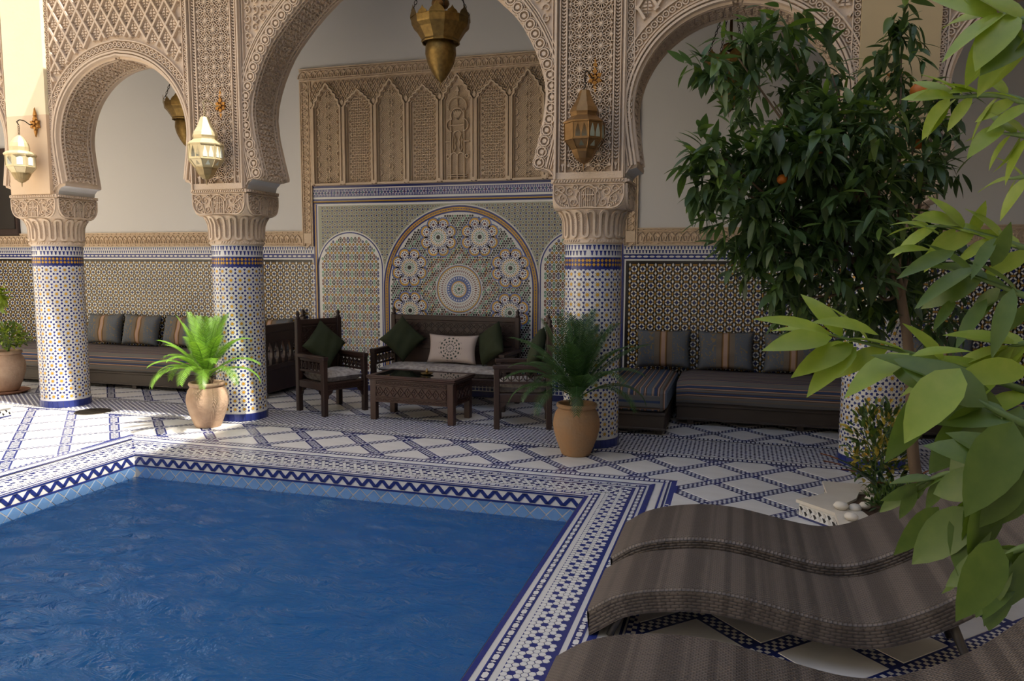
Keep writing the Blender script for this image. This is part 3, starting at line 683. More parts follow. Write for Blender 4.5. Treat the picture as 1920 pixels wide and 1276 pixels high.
# great arch
archfill(PC, CZ, CRO+.025, WHT, .0054); archband(PC, CZ, CRO-.002, CRO+.010, NAV, .0058); archband(PC, CZ, CRO-.075, CRO-.063, NAV, .0058); archband(PC, CZ, CRO-.063, CRO-.002, NAV, .0056); archband(PC, CZ, CRO-.055, CRO-.036, OCH, .0058); archband(PC, CZ, CRO-.030, CRO-.011, OCH, .0058)
nA = 150
for i in range(nA):
    t = i/nA*(PI*CRO+2*1.1); rr_ = CRO-.033
    if t < 1.1: x, z = PC-rr_, .28+t
    elif t > 1.1+PI*CRO: x, z = PC+rr_, CZ-(t-1.1-PI*CRO)
    else: an = (t-1.1)/CRO; x, z = PC-rr_*math.cos(an), CZ+rr_*math.sin(an)
    pm.poly(ngon(x, z, .008, 6), BM, NAV, .0060); 
ROS = [(-.28, 2.035), (.28, 2.037), (-.685, 1.648), (.685, 1.648), (-.68, 1.09), (.68, 1.09)]
RI = CRO-.105
hx = .0335
for j in range(80):                                # ground of the arch: black, green and white studs
    for i in range(-34, 35):
        x = PC+hx*(i+.5*(j % 2)); z = .30+hx*.866*j
        if not in_c(x, z, RI): continue
        if (x-PC)**2+(z-1.376)**2 < .315**2 or any((x-PC-a)**2+(z-b)**2 < .235**2 for a, b in ROS): continue
        r_ = math.hypot(x-PC, z-1.376)
        g = (i*7+j*3) % 5; mi = BLK if g < 3 else (GRN if r_ < .48 or g == 3 else BLK)
        if r_ < .50 and g == 4: mi = RED
        pm.poly(ngon(x, z, .0158, 6, PI/6), BM, mi, .0060)
        if g == 1: pm.poly(ngon(x, z, .006, 6), BM, WHT, .0063)
def ringdots(cx, cz, r, n, size, mi, w, a0=0, el=1.0):
    for k in range(n):
        an = a0+TAU*k/n; c, s_ = math.cos(an), math.sin(an); px_, pz_ = cx+r*c, cz+r*s_
        h1, h2 = size*el, size
        pm.poly([(px_-c*h1, pz_-s_*h1), (px_+s_*h2*.8, pz_-c*h2*.8), (px_+c*h1, pz_+s_*h1), (px_-s_*h2*.8, pz_+c*h2*.8)], BM, mi, w)
def disc(cx, cz, r, mi, w, n=24): pm.poly(ngon(cx, cz, r, n), BM, mi, w)
KR = 1.27
for a_, b_ in ROS:
    cx, cz = PC+a_, b_; q8 = [PI/8+TAU*k/8 for k in range(8)]; lob = [(cx+.135*KR*math.cos(an), cz+.135*KR*math.sin(an)) for an in q8]
    for lx, lz in lob: disc(lx, lz, .074*KR, COB, .0064, 16)
    for lx, lz in lob: disc(lx, lz, .063*KR, OCH, .0066, 16)
    disc(cx, cz, .112*KR, WHT, .0067)
    for lx, lz in lob: disc(lx, lz, .045*KR, WHT, .0069, 14); ringdots(lx, lz, .031*KR, 10, .0085*KR, NAV, .0074, el=1.35); disc(lx, lz, .013*KR, RED, .0074, 8)
    for an in q8:
        ringdots(cx+.168*KR*math.cos(an+PI/8), cz+.168*KR*math.sin(an+PI/8), .012*KR, 4, .009*KR, COB, .0076); ringdots(cx+.112*KR*math.cos(an+PI/8), cz+.112*KR*math.sin(an+PI/8), .013*KR, 5, .0085*KR, NAV, .0076)
    ringdots(cx, cz, .078*KR, 24, .0098*KR, OCH, .0076); ringdots(cx, cz, .094*KR, 24, .0078*KR, BLK, .0076, PI/24); ringdots(cx, cz, .043*KR, 16, .0075*KR, GRN, .0076, el=2.2); ringdots(cx, cz, .062*KR, 16, .0062*KR, BLK, .0076, PI/16); disc(cx, cz, .023*KR, BLK, .0078, 10)
for k in range(8):                                 # eight-point star round the medallion
    an = TAU*k/8+PI/2; 
    for t in range(7):
        for s_ in (-1, 1): x = PC+(.53-.022*t)*math.cos(an+s_*.050*t); z = 1.376+(.53-.022*t)*math.sin(an+s_*.050*t); pm.poly(ngon(x, z, .011, 6), BM, OCH if t % 2 else RED, .0064)
    ringdots(PC+.40*math.cos(an), 1.376+.40*math.sin(an), .030, 8, .010, WHT, .0066, el=1.4); disc(PC+.40*math.cos(an), 1.376+.40*math.sin(an), .012, GRN, .0068, 8)
KM = 1.22
for r, mi, w in ((.262, WHT, .0080), (.252, COB, .0082), (.244, OCH, .0084), (.230, WHT, .0086), (.142, WHT, .0090), (.136, COB, .0092), (.085, OCH, .0094), (.074, WHT, .0096)): disc(PC, 1.376, r*KM, mi, w, 48)
for r, nn_, sz_, mi, w, a0_, el_ in ((.218, 52, .0070, BLK, .0090, 0, 1.4), (.190, 52, .0078, RED, .0090, PI/52, 2.6), (.158, 52, .0060, RED, .0090, 0, 1.8), (.118, 28, .0080, WHT, .0096, 0, 1.6), (.100, 28, .0060, BLK, .0096, PI/28, 1), (.043, 14, .0085, GRN, .0100, 0, 2.4), (.066, 14, .0060, RED, .0100, PI/14, 1)): ringdots(PC, 1.376, r*KM, nn_, sz_*KM, mi, w, a0_, el_)
disc(PC, 1.376, .015*KM, BLK, .0102, 10)
pm.poly(rect(pm_l, pm_r, 0, .27), BM, WHT, .0070)   # checked skirting
for i in range(int((pm_r-pm_l)/.05)):
    for j in range(4): x = pm_l+.05*(i+.5); pm.poly(rect(x-.019, x+.019, .085+.046*j, .121+.046*j), BM, NAV, .0074)
pm.poly(rect(pm_l, pm_r, 0, .075), BM, NAV, .0076)
pm.build('fountain_mosaic', PAL, wall_back, fixn=False, kind='stuff')
# dark wooden window of the gallery, far left
wn = MB(); wn.box(-10.4, -9.30, W-.05, W+.02, 2.10, 3.42, c=.01); win = wn.build('window_1', 'dark_wood', kind='structure', label='dark carved wooden window in the white gallery wall')
wp = MB()
for i in range(2):
    wp.box(-10.3+.5*i, -9.84+.5*i, W-.065, W-.05, 2.2, 3.32, c=.008)
wp.build('shutter', 'black_wood', win)
# ------------------------------------------------------------------ arcade of horseshoe arches
ZI = 2.46; ZT = 5.2
SMALL = [(.915, 2.46), (.905, 2.50), (.87, 2.535), (.81, 2.55), (.805, 2.575), (.825, 2.70), (.85, 2.86), (.868, 3.02)]+[(.87*math.cos(a), 3.05+.84*math.sin(a)) for a in np.linspace(0.05, PI/2, 22)]
SMALL[-1] = (0, 3.90)
BIG = [(1.625, 2.46), (1.61, 2.51), (1.56, 2.555), (1.45, 2.575), (1.445, 2.60), (1.495, 2.80), (1.545, 3.02), (1.567, 3.22), (1.552, 3.36), (1.515, 3.49), (1.465, 3.62), (1.405, 3.74), (1.34, 3.85), (1.26, 3.955), (1.17, 4.055), (1.07, 4.155), (.95, 4.265), (.8, 4.385), (.62, 4.50), (.4, 4.60), (.2, 4.66), (0, 4.70)]
AF = frontmap(FY)
def dense(prof, ds=.02):
    P = np.array(prof, float); L = np.r_[0, np.cumsum(np.hypot(*np.diff(P, axis=0).T))]; t = np.linspace(0, L[-1], int(L[-1]/ds)+1)
    return np.c_[np.interp(t, L, P[:, 0]), np.interp(t, L, P[:, 1])]
def offset(D, r):
    d = np.gradient(D, axis=0); L = np.hypot(d[:, 0], d[:, 1]); n = np.c_[d[:, 1]/L, -d[:, 0]/L]    # outward, to larger |x| / up
    n[-1] = (0, 1); O = D+n*r; O[-1, 0] = 0
    return O
aw = MB()
bays = [(XA-1.245*2+1.245, 1.245, SMALL), ((XA+XB)/2, 1.245, SMALL), ((XB+XC)/2, 1.955, BIG), ((XC+XD)/2, 1.2325, SMALL), (XD+1.2325, 1.2325, SMALL)]
for (xc, hb, prof) in bays:
    for s_ in (-1, 1):
        P = [(xc+s_*x, z) for x, z in prof]; e = xc+s_*hb
        for (a, b) in zip(P, P[1:]):
            for y, mi in ((FY, 0), (BY, 1)): aw.add([(a[0], y, a[1]), (e, y, a[1]), (e, y, b[1]), (b[0], y, b[1])], [[0, 1, 2, 3]], mi)
            aw.add([(a[0], FY, a[1]), (b[0], FY, b[1]), (b[0], BY, b[1]), (a[0], BY, a[1])], [[0, 1, 2, 3]], 1 if a[1] < 2.55 else 2)
        zt = P[-1][1]
        for y, mi in ((FY, 0), (BY, 1)): aw.add([(xc, y, zt), (e, y, zt), (e, y, ZT), (xc, y, ZT)], [[0, 1, 2, 3]], mi)
arc = aw.build('wall_arcade', ['plaster', 'wall_white', 'plaster'], fixn=False, kind='structure', label='carved plaster arcade wall with horseshoe arches')
def arabesque_strip(mb, mp, u0, u1, v0, v1, cell, wd=.008, h=.012, keep=None):
    nu = max(1, int((u1-u0)/cell)); nv = max(1, int((v1-v0)/cell)); cu, cv = (u1-u0)/nu, (v1-v0)/nv
    for i in range(nu):
        for j in range(nv):
            x, y = u0+cu*(i+.5), v0+cv*(j+.5)
            if keep and not keep(x, y): continue
            hd = 1 if (i+j) % 2 else -1
            mb.ribbon(spiral(x, y, cell*.5, (i*2.4+j*1.3) % TAU, 1.05, hd), wd, h, mp, 0, w0=0)
            mb.prism([(x+cell*.45, y+cell*.1), (x+cell*.2, y+cell*.42), (x+cell*.05, y+cell*.48), (x+cell*.25, y+cell*.2)], h, mp, 0, 0, .2)
def bead_path(mb, mp, pts, step, r, h=.014):
    P = np.array(pts); L = np.r_[0, np.cumsum(np.hypot(*np.diff(P, axis=0).T))]
    for t in np.arange(step/2, L[-1], step):
        x, z = np.interp(t, L, P[:, 0]), np.interp(t, L, P[:, 1])
        mb.ribbon(ngon(x, z, r, 7), r*.5, h, mp, 0, closed=True); mb.prism(ngon(x, z, r*.4, 5), h, mp, 0, 0, .3)
def clipx(pts, lim, sg):          # keep the run of points with |dx| < lim
    return [p for p in pts if abs(p[0]) < lim]
def lmap(xc, s_): return lambda P: AF(np.stack([xc+s_*P[:, 0], P[:, 1], P[:, 2]], 1))
def soffit_map(xc, prof, s_):
    D = dense(prof, .02); L = np.r_[0, np.cumsum(np.hypot(*np.diff(D, axis=0).T))]; d = np.gradient(D, axis=0); ln = np.hypot(d[:, 0], d[:, 1]); n = np.c_[-d[:, 1]/ln, d[:, 0]/ln]
    def f(P):
        x, z = np.interp(P[:, 0], L, D[:, 0]), np.interp(P[:, 0], L, D[:, 1]); nx, nz = np.interp(P[:, 0], L, n[:, 0]), np.interp(P[:, 0], L, n[:, 1])
        return np.stack([xc+s_*(x+nx*P[:, 2]), P[:, 1], z+nz*P[:, 2]], 1)
    return f, L[-1]
for bi, (xc, hb, prof) in enumerate(bays):
    big = prof is BIG; cv = MB(1.7)
    D = dense(prof[4:], .018)
    for s_ in (-1, 1):
        mp = lmap(xc, s_)
        plain = (bi, s_) in ((0, 1), (1, -1), (3, 1), (4, -1))      # side next to a plain pier
        e = hb-.27 if plain else hb-.31
        # mouldings that follow the arch
        def along(r, wd, h, top=.55):
            O = offset(D, r); run = []
            for p in O:
                if p[0] < e-.004 and p[0] > -.001 and p[1] < ZT-.1: run.append(tuple(p))
                else:
                    if len(run) > 2: cv.ribbon(run, wd, h, mp, 0, top=top)
                    run = []
            if len(run) > 2: cv.ribbon(run, wd, h, mp, 0, top=top)
        # foot of the arch: a pointed cusp above the impost
        foot = [(e-.02, 2.50), (e-.05, 2.545), (prof[3][0]+.03, 2.585), (prof[5][0]+.035, 2.70), (e-.025, 2.80+.1*big)]
        cv.ribbon([(min(x, e-.01), z) for x, z in foot], .012, .016, mp, 0)
        if not big:
            along(.014, .026, .020); along(.045, .024, .026); along(.075, .014, .016); along(.165, .016, .018)
            O = [p for p in offset(D, .12) if p[0] < e-.03 and p[0] >= .0]; bead_path(cv, mp, O, .062, .026)
            O = [p for p in offset(D, .20) if p[0] < e-.09 and p[0] >= 0]
            # upright border
            zlo = 3.0
            cv.ribbon([(e-.008, 2.47), (e-.008, ZT)], .016, .02, mp, 0); cv.ribbon([(e-.075, 3.25), (e-.075, ZT)], .012, .018, mp, 0)
            bead_path(cv, mp, [(e-.041, z) for z in np.arange(2.9, 4.75, .05)], .055, .022)
            # lozenge lattice
            OD = offset(D, .178); 
            def free(x, z):
                if x > e-.085 or x < -.001 or z > 4.75: return False
                return np.min((OD[:, 0]-x)**2+(OD[:, 1]-z)**2) > .0006 and not (z < np.interp(x, OD[::-1, 0], OD[::-1, 1]) if x < OD[:, 0].max() else False)
            lw, lh = .165, .261
            if s_ > 0 or True:
                for i in range(-1, 9):
                    for j in range(-1, 10):
                        for of in (0, .5):
                            cx, cz = lw*(i+of), 2.98+lh*(j+of)
                            # each rib of the lozenge, trimmed to the field
                            for (ax, az), (bx_, bz) in (((cx, cz+lh/2), (cx+lw/2, cz)), ((cx, cz-lh/2), (cx+lw/2, cz))):
                                run = []
                                for t in np.linspace(0, 1, 9):
                                    x, z = ax+(bx_-ax)*t, az+(bz-az)*t
                                    if free(x, z): run.append((x, z))
                                    else:
                                        if len(run) > 1: cv.ribbon([run[0], run[-1]], .030, .024, mp, 0, top=.5)
                                        run = []
                                if len(run) > 1: cv.ribbon([run[0], run[-1]], .030, .024, mp, 0, top=.5)
                            if free(cx, cz):
                                if free(cx, cz+.07) or True:
                                    for sg in (-1, 1):
                                        for dz, hw_ in ((.012, .046), (.040, .033), (.066, .016)):
                                            zz = cz+sg*dz
                                            if free(cx+hw_, zz) and free(max(0, cx-hw_), zz):
                                                for sx in (-1, 1): cv.prism([(cx+sx*.004, zz-.010), (cx+sx*hw_, zz-.010), (cx+sx*(hw_-.014), zz+.010*sg+.004), (cx+sx*.004, zz+.011)], .013, mp, 0, 0, .12)
        else:
            # scalloped ring of lobes
            O = offset(D, .046); L = np.r_[0, np.cumsum(np.hypot(*np.diff(O, axis=0).T))]
            for t in np.arange(.03, L[-1], .098):
                x, z = np.interp(t, L, O[:, 0]), np.interp(t, L, O[:, 1])
                if x > e-.03: x = e-.03
                cv.prism(ngon(x, z, .026, 10), .020, mp, 0, 0, .25)
                cv.ribbon(ngon(x, z, .043, 12), .014, .020, mp, 0, closed=True)
                if x < e-.07: cv.ribbon(ngon(x, z, .061, 12), .010, .014, mp, 0, closed=True)
            along(.004, .014, .012)
            for r_, wd in ((.118, .020), (.142, .010), (.162, .014)): along(r_, wd, .016)
            cv.ribbon([(e-.008, 2.47), (e-.008, ZT)], .016, .02, mp, 0); cv.ribbon([(e-.035, 2.9), (e-.035, ZT)], .012, .018, mp, 0)
            OD = offset(D, .175)
            def freeb(x, z): return 0 <= x < e-.06 and z < 4.9 and (x > OD[:, 0].max() or z > np.interp(x, OD[::-1, 0], OD[::-1, 1])+.02)
            arabesque_strip(cv, mp, .0, e-.05, 3.5, 4.95, .085, .011, .014, keep=freeb)
        # soffit carving
        sm, Ls = soffit_map(xc, prof, s_); so = .20
        vis_s = (bi in (1, 2, 3) and s_ < 0) or bi == 0
        for v in (-.235, -.19, .13, .175): cv.ribbon([(t, v) for t in np.arange(so, Ls, .05)], .012, .014, sm, 0)
        for v0_, v1_ in ((-.228, -.197), (.137, .168)):
            for t in np.arange(so, Ls, .042): cv.prism([(t, v0_), (t+.022, v0_), (t+.034, v1_), (t+.012, v1_)], .010, sm, 0, 0, .15)
        if s_ < 0 or bi in (0, 3, 4): arabesque_strip(cv, sm, so, Ls, -.18, .12, .060, .009, .012)
    cv.build('carved_arch_relief', 'plaster', arc, kind='stuff')
# ---- pilaster panels above columns B and C: girih stars
for xp in (XB, XC):
    g = MB(2.2); mp = lambda P, xp=xp: AF(np.stack([P[:, 0]+xp, P[:, 1], P[:, 2]], 1)); PW = .20
    g.prism(rect(-.31, .31, ZI, ZI+.06), .022, mp, 0, 0)
    for x in (-.305, .305): g.ribbon([(x, ZI), (x, ZT)], .022, .03, mp, 0)
    for x, wd in ((-.27, .012), (-.212, .016), (.212, .016), (.27, .012)): g.ribbon([(x, ZI+.05), (x, ZT)], wd, .022, mp, 0)
    for s_ in (-1, 1):                               # herringbone uprights
        for z in np.arange(ZI+.17, 4.75, .030):
            for k in (-1, 1): g.prism([(s_*.241, z), (s_*.241+k*.020, z+.016), (s_*.241+k*.020, z+.030), (s_*.241, z+.016)], .014, mp, 0, 0, .12)
        g.prism([(s_*.241-.02, ZI+.14), (s_*.241+.02, ZI+.14), (s_*.241+.006, ZI+.11), (s_*.241+.006, ZI+.075), (s_*.241-.006, ZI+.075), (s_*.241-.006, ZI+.11)], .014, mp, 0, 0, .1)
    for j in range(-1, 28):
        for i in range(-2, 3):
            x, z = .093*i, 2.58+.093*j
            if z > 4.75 or abs(x) > PW+.01: continue
            major = (i+j) % 2 == 0; n = 12 if major else 8; r0, r1 = (.013, .058) if major else (.009, .040)
            g.prism(ngon(x, z, r0, 8), .018, mp, 0, 0, .1)
            for k in range(n):
                an = TAU*k/n+(PI/n if not major else 0); c, s2 = math.cos(an), math.sin(an)
                p0, p1 = (x+r0*.8*c, z+r0*.8*s2), (x+r1*c, z+r1*s2)
                if abs(p1[0]) < PW and p1[1] > ZI+.07: g.ribbon([p0, p1], .0078, .016, mp, 0, top=.6)
            if major:
                rp = [(x+.058*math.cos(TAU*(k+.5)/12), z+.058*math.sin(TAU*(k+.5)/12)) for k in range(12)]
                for k in range(12):
                    q0, q1 = rp[k], rp[(k+1) % 12]
                    if max(abs(q0[0]), abs(q1[0])) < PW+.004 and min(q0[1], q1[1]) > ZI+.07: g.ribbon([q0, q1], .0072, .016, mp, 0, top=.6)
    g.build('star_panel', 'plaster', arc, kind='stuff')
# ---- plain painted piers above columns A and D
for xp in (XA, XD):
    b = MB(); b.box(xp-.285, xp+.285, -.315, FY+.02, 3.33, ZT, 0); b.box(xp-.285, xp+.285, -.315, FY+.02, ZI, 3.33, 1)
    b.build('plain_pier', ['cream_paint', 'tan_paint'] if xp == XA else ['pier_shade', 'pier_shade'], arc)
# ------------------------------------------------------------------ columns
CIR = TAU*RC; Z_T = 1.885
def make_column():
    t = thing('mosaic_column', 'column', 'column')
    b = MB(); b.lathe([(RC-.002, 0), (RC-.002, Z_T+.01)], 72, mi=WHT, cap=False); cm = cylmap(0, 0, RC-.002)
    a = CIR/18; zb = .085; nz = 17; bz = (1.655-zb)/nz
    for i in range(18):
        for j in range(nz):
            u, v = a*i, zb+bz*(j+.5); cu, cv_ = u+a/2, v+bz/2
            P = lambda pts, mi, w=.0016: b.poly(pts, cm, mi, w)
            P(ngon(u, v, .0165, 8, PI/8), OCH)
            for k in range(8): an = TAU*k/8+PI/8; P([(u+.0185*math.cos(an-.16), v+.0185*math.sin(an-.16)), (u+.0285*math.cos(an), v+.0285*math.sin(an)), (u+.0185*math.cos(an+.16), v+.0185*math.sin(an+.16))], NAV)
            for (ex, ez, vert) in ((cu, v, True), (u, cv_, False)):
                for sg in (-1, 1):
                    sh = [(0, .001), (.006, .010), (.0125, .018), (.0125, .0255), (.006, .030), (0, .027), (-.006, .030), (-.0125, .0255), (-.0125, .018), (-.006, .010)]
                    P([(ex+x, ez+sg*y) if vert else (ex+sg*y, ez+x) for x, y in sh], NAV)
            if j == 0:
                pass
    b.poly(rect(0, CIR, 0, .001), cm, WHT, 0)
    n = 44; e = CIR/n
    for (z0, z1, mi) in ((1.655, 1.668, NAV), (1.668, 1.765, NAV)):
        for k in range(n): b.poly(rect(e*k, e*(k+1)+.0005, z0, z1), cm, mi, .0016)
    for k in range(n):
        for zc in (1.697, 1.735): b.poly([(e*(k+.08), zc), (e*(k+.5), zc-.017), (e*(k+.92), zc), (e*(k+.5), zc+.017)], cm, OCH, .0026)
    merlons(b, cm, 0, CIR, 1.775, .052, CIR/42, .0022)
    b.build('mosaic_shaft', PAL, t, fixn=False, kind='stuff')
    # skirting of navy tiles
    sk_ = MB(); q = TAU/30; sk_.prism(rect(-RC*q*.48, RC*q*.48, 0, .078), .010, cylmap(0, 0, RC-.002), 0, 0, .02); sme = sk_.mesh('base_tile', [M['tile_navy']])
    for k in range(30): o = obj('base_tile', sme, t); o.rotation_euler = (0, 0, k*q)
    # capital
    c = MB(1.3); fl = lambda z: RC+.004+(.055*max(0, (z-2.06)/.13)**2 if z > 2.06 else 0)
    zs = [Z_T, 1.893, 1.90, 1.925, 1.932]+list(np.linspace(1.94, 2.19, 10))
    c.lathe([(RC+.012 if 1.89 < z < 1.93 else fl(z), z) for z in zs], 64, cap=False)
    def fm(P):
        aa = P[:, 0]/RC; R = np.array([fl(z) for z in P[:, 1]])+P[:, 2]; return np.stack([R*np.sin(aa), -R*np.cos(aa), P[:, 1]], 1)
    nl = 16; p = CIR/nl; pts = []
    for k in range(nl):
        u = p*k; rr_ = p/4
        pts += [(u+rr_-rr_*math.cos(x), 2.145+rr_*1.1*math.sin(x)) for x in np.linspace(0, PI, 7)]
        pts += [(u+2*rr_, z) for z in (2.10, 2.04, 2.0)]
        pts += [(u+3*rr_-rr_*math.cos(x), 1.972-rr_*math.sin(x)) for x in np.linspace(0, PI, 7)]
        pts += [(u+4*rr_, z) for z in (2.0, 2.04, 2.10)]
    c.ribbon(pts, .024, .018, fm, 0, closed=True, top=.62)
    for k in range(2*nl):                            # lattice in the flutes
        u = p*(k*.5+.25)
        for z in np.arange(1.985, 2.14, .017):
            c.ribbon([(u-.009, z), (u+.009, z+.015)], .005, .006, fm, 0); c.ribbon([(u+.009, z), (u-.009, z+.015)], .005, .006, fm, 0)
    for k in range(60): u = CIR/60*k; c.prism([(u, 1.900), (u+.016, 1.900), (u+.026, 1.924), (u+.010, 1.924)], .008, cylmap(0, 0, RC+.012), 0, 0, .15)
    c.build('fluted_capital', 'plaster', t)
    # impost block
    ib = MB(1.5); BX, BYY, z0, z1 = .33, .277, 2.19, ZI-.001; secs = []
    for z in list(np.linspace(z0, z0+.14, 9))+[z1-.035, z1-.034, z1]:
        k = max(0, 1-(z-z0)/.14); ch = .105*(1-math.sqrt(max(0, 1-k*k))) if k > 0 else 0; gx = .012 if z > z1-.0345 else 0
        X, Y = BX+gx, BYY+gx; ch = max(ch, .0005)
        secs.append([(X-ch, -Y, z), (X, -Y+ch, z), (X, Y-ch, z), (X-ch, Y, z), (-X+ch, Y, z), (-X, Y-ch, z), (-X, -Y+ch, z), (-X+ch, -Y, z)])
    ib.grid(np.array(secs), smooth=False, closed=True); ib.add(secs[0], [list(range(8))]); ib.add(secs[-1], [list(range(8))])
    for face, hwid in (('f', BX), ('r', BYY)):
        if face == 'f': fmp = lambda P: np.stack([P[:, 0], -BYY-P[:, 2], P[:, 1]], 1)
        else: fmp = lambda P: np.stack([BX+P[:, 2], P[:, 0], P[:, 1]], 1)
        k = hwid/.33
        for x in np.arange(-hwid, hwid-.015, .026): ib.prism([(x, z1-.030), (x+.014, z1-.030), (x+.024, z1-.006), (x+.010, z1-.006)], .022, fmp, 0, 0, .15)
        R_ = lambda pts, wd=.010, h=.012: ib.ribbon(pts, wd, h, fmp, 0)
        h_ = hwid-.012
        R_([(-h_, 2.41), (-h_, 2.33)]+[(-h_+.10*(1-math.cos(x)), 2.33-.125*math.sin(x)) for x in np.linspace(.1, PI/2, 8)]+[(h_-.10*(1-math.cos(x)), 2.33-.125*math.sin(x)) for x in np.linspace(PI/2, .1, 8)]+[(h_, 2.33), (h_, 2.41)], .014, .014); R_([(-h_, 2.412), (h_, 2.412)], .010)
        for s_ in (-1, 1):
            S = lambda x, z, r, a, tn=1.25, hd=1: R_([(s_*px_, pz_) for px_, pz_ in spiral(x*k, z, r, a, tn, hd)], .008, .013)
            S(.245, 2.365, .040, .6); S(.165, 2.345, .046, 2.2, 1.3, -1); S(.115, 2.385, .030, .2); S(.225, 2.285, .042, 1.1, 1.2, -1); S(.135, 2.255, .040, 3.4); S(.285, 2.34, .026, 2.5, 1.1, -1); S(.19, 2.225, .024, .4)
            R_([(s_*.075*k, 2.22), (s_*.11*k, 2.30), (s_*.09*k, 2.36), (s_*.14*k, 2.40)], .008); R_([(s_*.30*k, 2.39), (s_*.20*k, 2.31), (s_*.175*k, 2.23)], .008)
            for q_ in range(6): ib.prism([(s_*(.16+.020*q_)*k, 2.208+.007*q_*(q_*.25)), (s_*(.176+.020*q_)*k, 2.212+.007*q_*(q_*.25)), (s_*(.186+.017*q_)*k, 2.236+.008*q_*(q_*.25))], .012, fmp, 0, 0, .1)
            R_([(s_*.072*k, 2.205), (s_*.072*k, 2.335), (s_*.085*k, 2.345), (s_*.078*k, 2.375), (s_*.050*k, 2.385), (s_*.035*k, 2.40), (0, 2.408)], .010, .016)
            R_([(s_*.058*k, 2.205), (s_*.058*k, 2.33), (s_*.05*k, 2.36), (0, 2.39)], .007, .012)
            # strokes of the inscription
            R_([(s_*.020*k, 2.215), (s_*.020*k, 2.372)], .009, .016); R_([(s_*.040*k, 2.345), (s_*.040*k, 2.30), (s_*.052*k, 2.285)], .008, .014); R_([(s_*.036*k, 2.215), (s_*.036*k, 2.262), (s_*.046*k, 2.275)], .008, .014)
        R_([(0, 2.215), (0, 2.385)], .009, .016); R_([(-.055*k, 2.318), (.055*k, 2.318)], .009, .016); R_([(-.05*k, 2.214), (.05*k, 2.214)], .009, .016); R_([(-.03*k, 2.272), (.0*k, 2.262), (.03*k, 2.278)], .008, .014)
    ib.build('impost_block', 'plaster', t)
    return t
col0 = make_column(); col0.location = (XA, 0, 0)
labs = ['sunlit mosaic column under the plain cream pier, with the brass lantern', 'mosaic column behind the sunlit potted palm', 'mosaic column behind the shaded potted palm', 'mosaic column half hidden by the orange tree']
col0['label'] = labs[0]; col0['group'] = 'mosaic columns of the arcade'
for x, lb_ in zip((XB, XC, XD), labs[1:]): dup(col0, (x, 0, 0), 0, lb_)
# ------------------------------------------------------------------ fabrics
def stripe_mat(name, bands, scale, expr='y+z', rough=.9, brocade=None):
    """bands: list of (position 0..1, colour); repeats every 1/scale metres along y+z, x or z of the object"""
    m = bpy.data.materials.new(name); m.use_nodes = True; n = m.node_tree.nodes; l = m.node_tree.links; b = n['Principled BSDF']; b.inputs['Roughness'].default_value = rough; b.inputs['Specular IOR Level'].default_value = .2
    tc = n.new('ShaderNodeTexCoord'); sp = n.new('ShaderNodeSeparateXYZ'); l.new(tc.outputs['Object'], sp.inputs[0])
    if expr == 'y+z': s1 = n.new('ShaderNodeMath'); s1.operation = 'ADD'; l.new(sp.outputs[1], s1.inputs[0]); l.new(sp.outputs[2], s1.inputs[1]); src = s1.outputs[0]
    else: src = sp.outputs['XYZ'.index(expr.upper())]
    mu = n.new('ShaderNodeMath'); mu.operation = 'MULTIPLY'; mu.inputs[1].default_value = scale; l.new(src, mu.inputs[0])
    ad = n.new('ShaderNodeMath'); ad.operation = 'ADD'; ad.inputs[1].default_value = 100.5; l.new(mu.outputs[0], ad.inputs[0])
    fr_ = n.new('ShaderNodeMath'); fr_.operation = 'FRACT'; l.new(ad.outputs[0], fr_.inputs[0])
    r = n.new('ShaderNodeValToRGB'); r.color_ramp.interpolation = 'CONSTANT'; l.new(fr_.outputs[0], r.inputs[0])
    e = r.color_ramp.elements
    while len(e) > 1: e.remove(e[-1])
    e[0].position = bands[0][0]; e[0].color = (*bands[0][1], 1)
    for p_, c_ in bands[1:]: x = e.new(p_); x.color = (*c_, 1)
    col = r.outputs[0]
    if brocade:
        v = n.new('ShaderNodeTexNoise'); v.inputs['Scale'].default_value = 16; v.inputs['Detail'].default_value = 3; v.inputs['Distortion'].default_value = 2.5; l.new(tc.outputs['Object'], v.inputs['Vector'])
        rr_ = n.new('ShaderNodeValToRGB'); rr_.color_ramp.interpolation = 'CONSTANT'; rr_.color_ramp.elements[1].position = .60; rr_.color_ramp.elements[0].color = (0, 0, 0, 1); rr_.color_ramp.elements[1].color = (1, 1, 1, 1); l.new(v.outputs[0], rr_.inputs[0])
        # only on the wide flanks of the cushion: |x| > limit
        ab = n.new('ShaderNodeMath'); ab.operation = 'ABSOLUTE'; l.new(sp.outputs[0], ab.inputs[0]); gt = n.new('ShaderNodeMath'); gt.operation = 'GREATER_THAN'; gt.inputs[1].default_value = .105; l.new(ab.outputs[0], gt.inputs[0])
        mm = n.new('ShaderNodeMath'); mm.operation = 'MULTIPLY'; l.new(gt.outputs[0], mm.inputs[0]); l.new(rr_.outputs[0], mm.inputs[1])
        mx = n.new('ShaderNodeMix'); mx.data_type = 'RGBA'; l.new(mm.outputs[0], mx.inputs[0]); l.new(col, mx.inputs[6]); mx.inputs[7].default_value = (*brocade, 1); col = mx.outputs[2]
    l.new(col, b.inputs['Base Color'])
    t = n.new('ShaderNodeTexNoise'); t.inputs['Scale'].default_value = 220; bp = n.new('ShaderNodeBump'); bp.inputs['Strength'].default_value = .25; bp.inputs['Distance'].default_value = .003; l.new(tc.outputs['Object'], t.inputs['Vector']); l.new(t.outputs[0], bp.inputs['Height']); l.new(bp.outputs[0], b.inputs['Normal'])
    M[name] = m
SL, BR, PK, NB, TN = (.15, .145, .14), (.13, .075, .038), (.44, .30, .235), (.045, .07, .145), (.19, .155, .12)
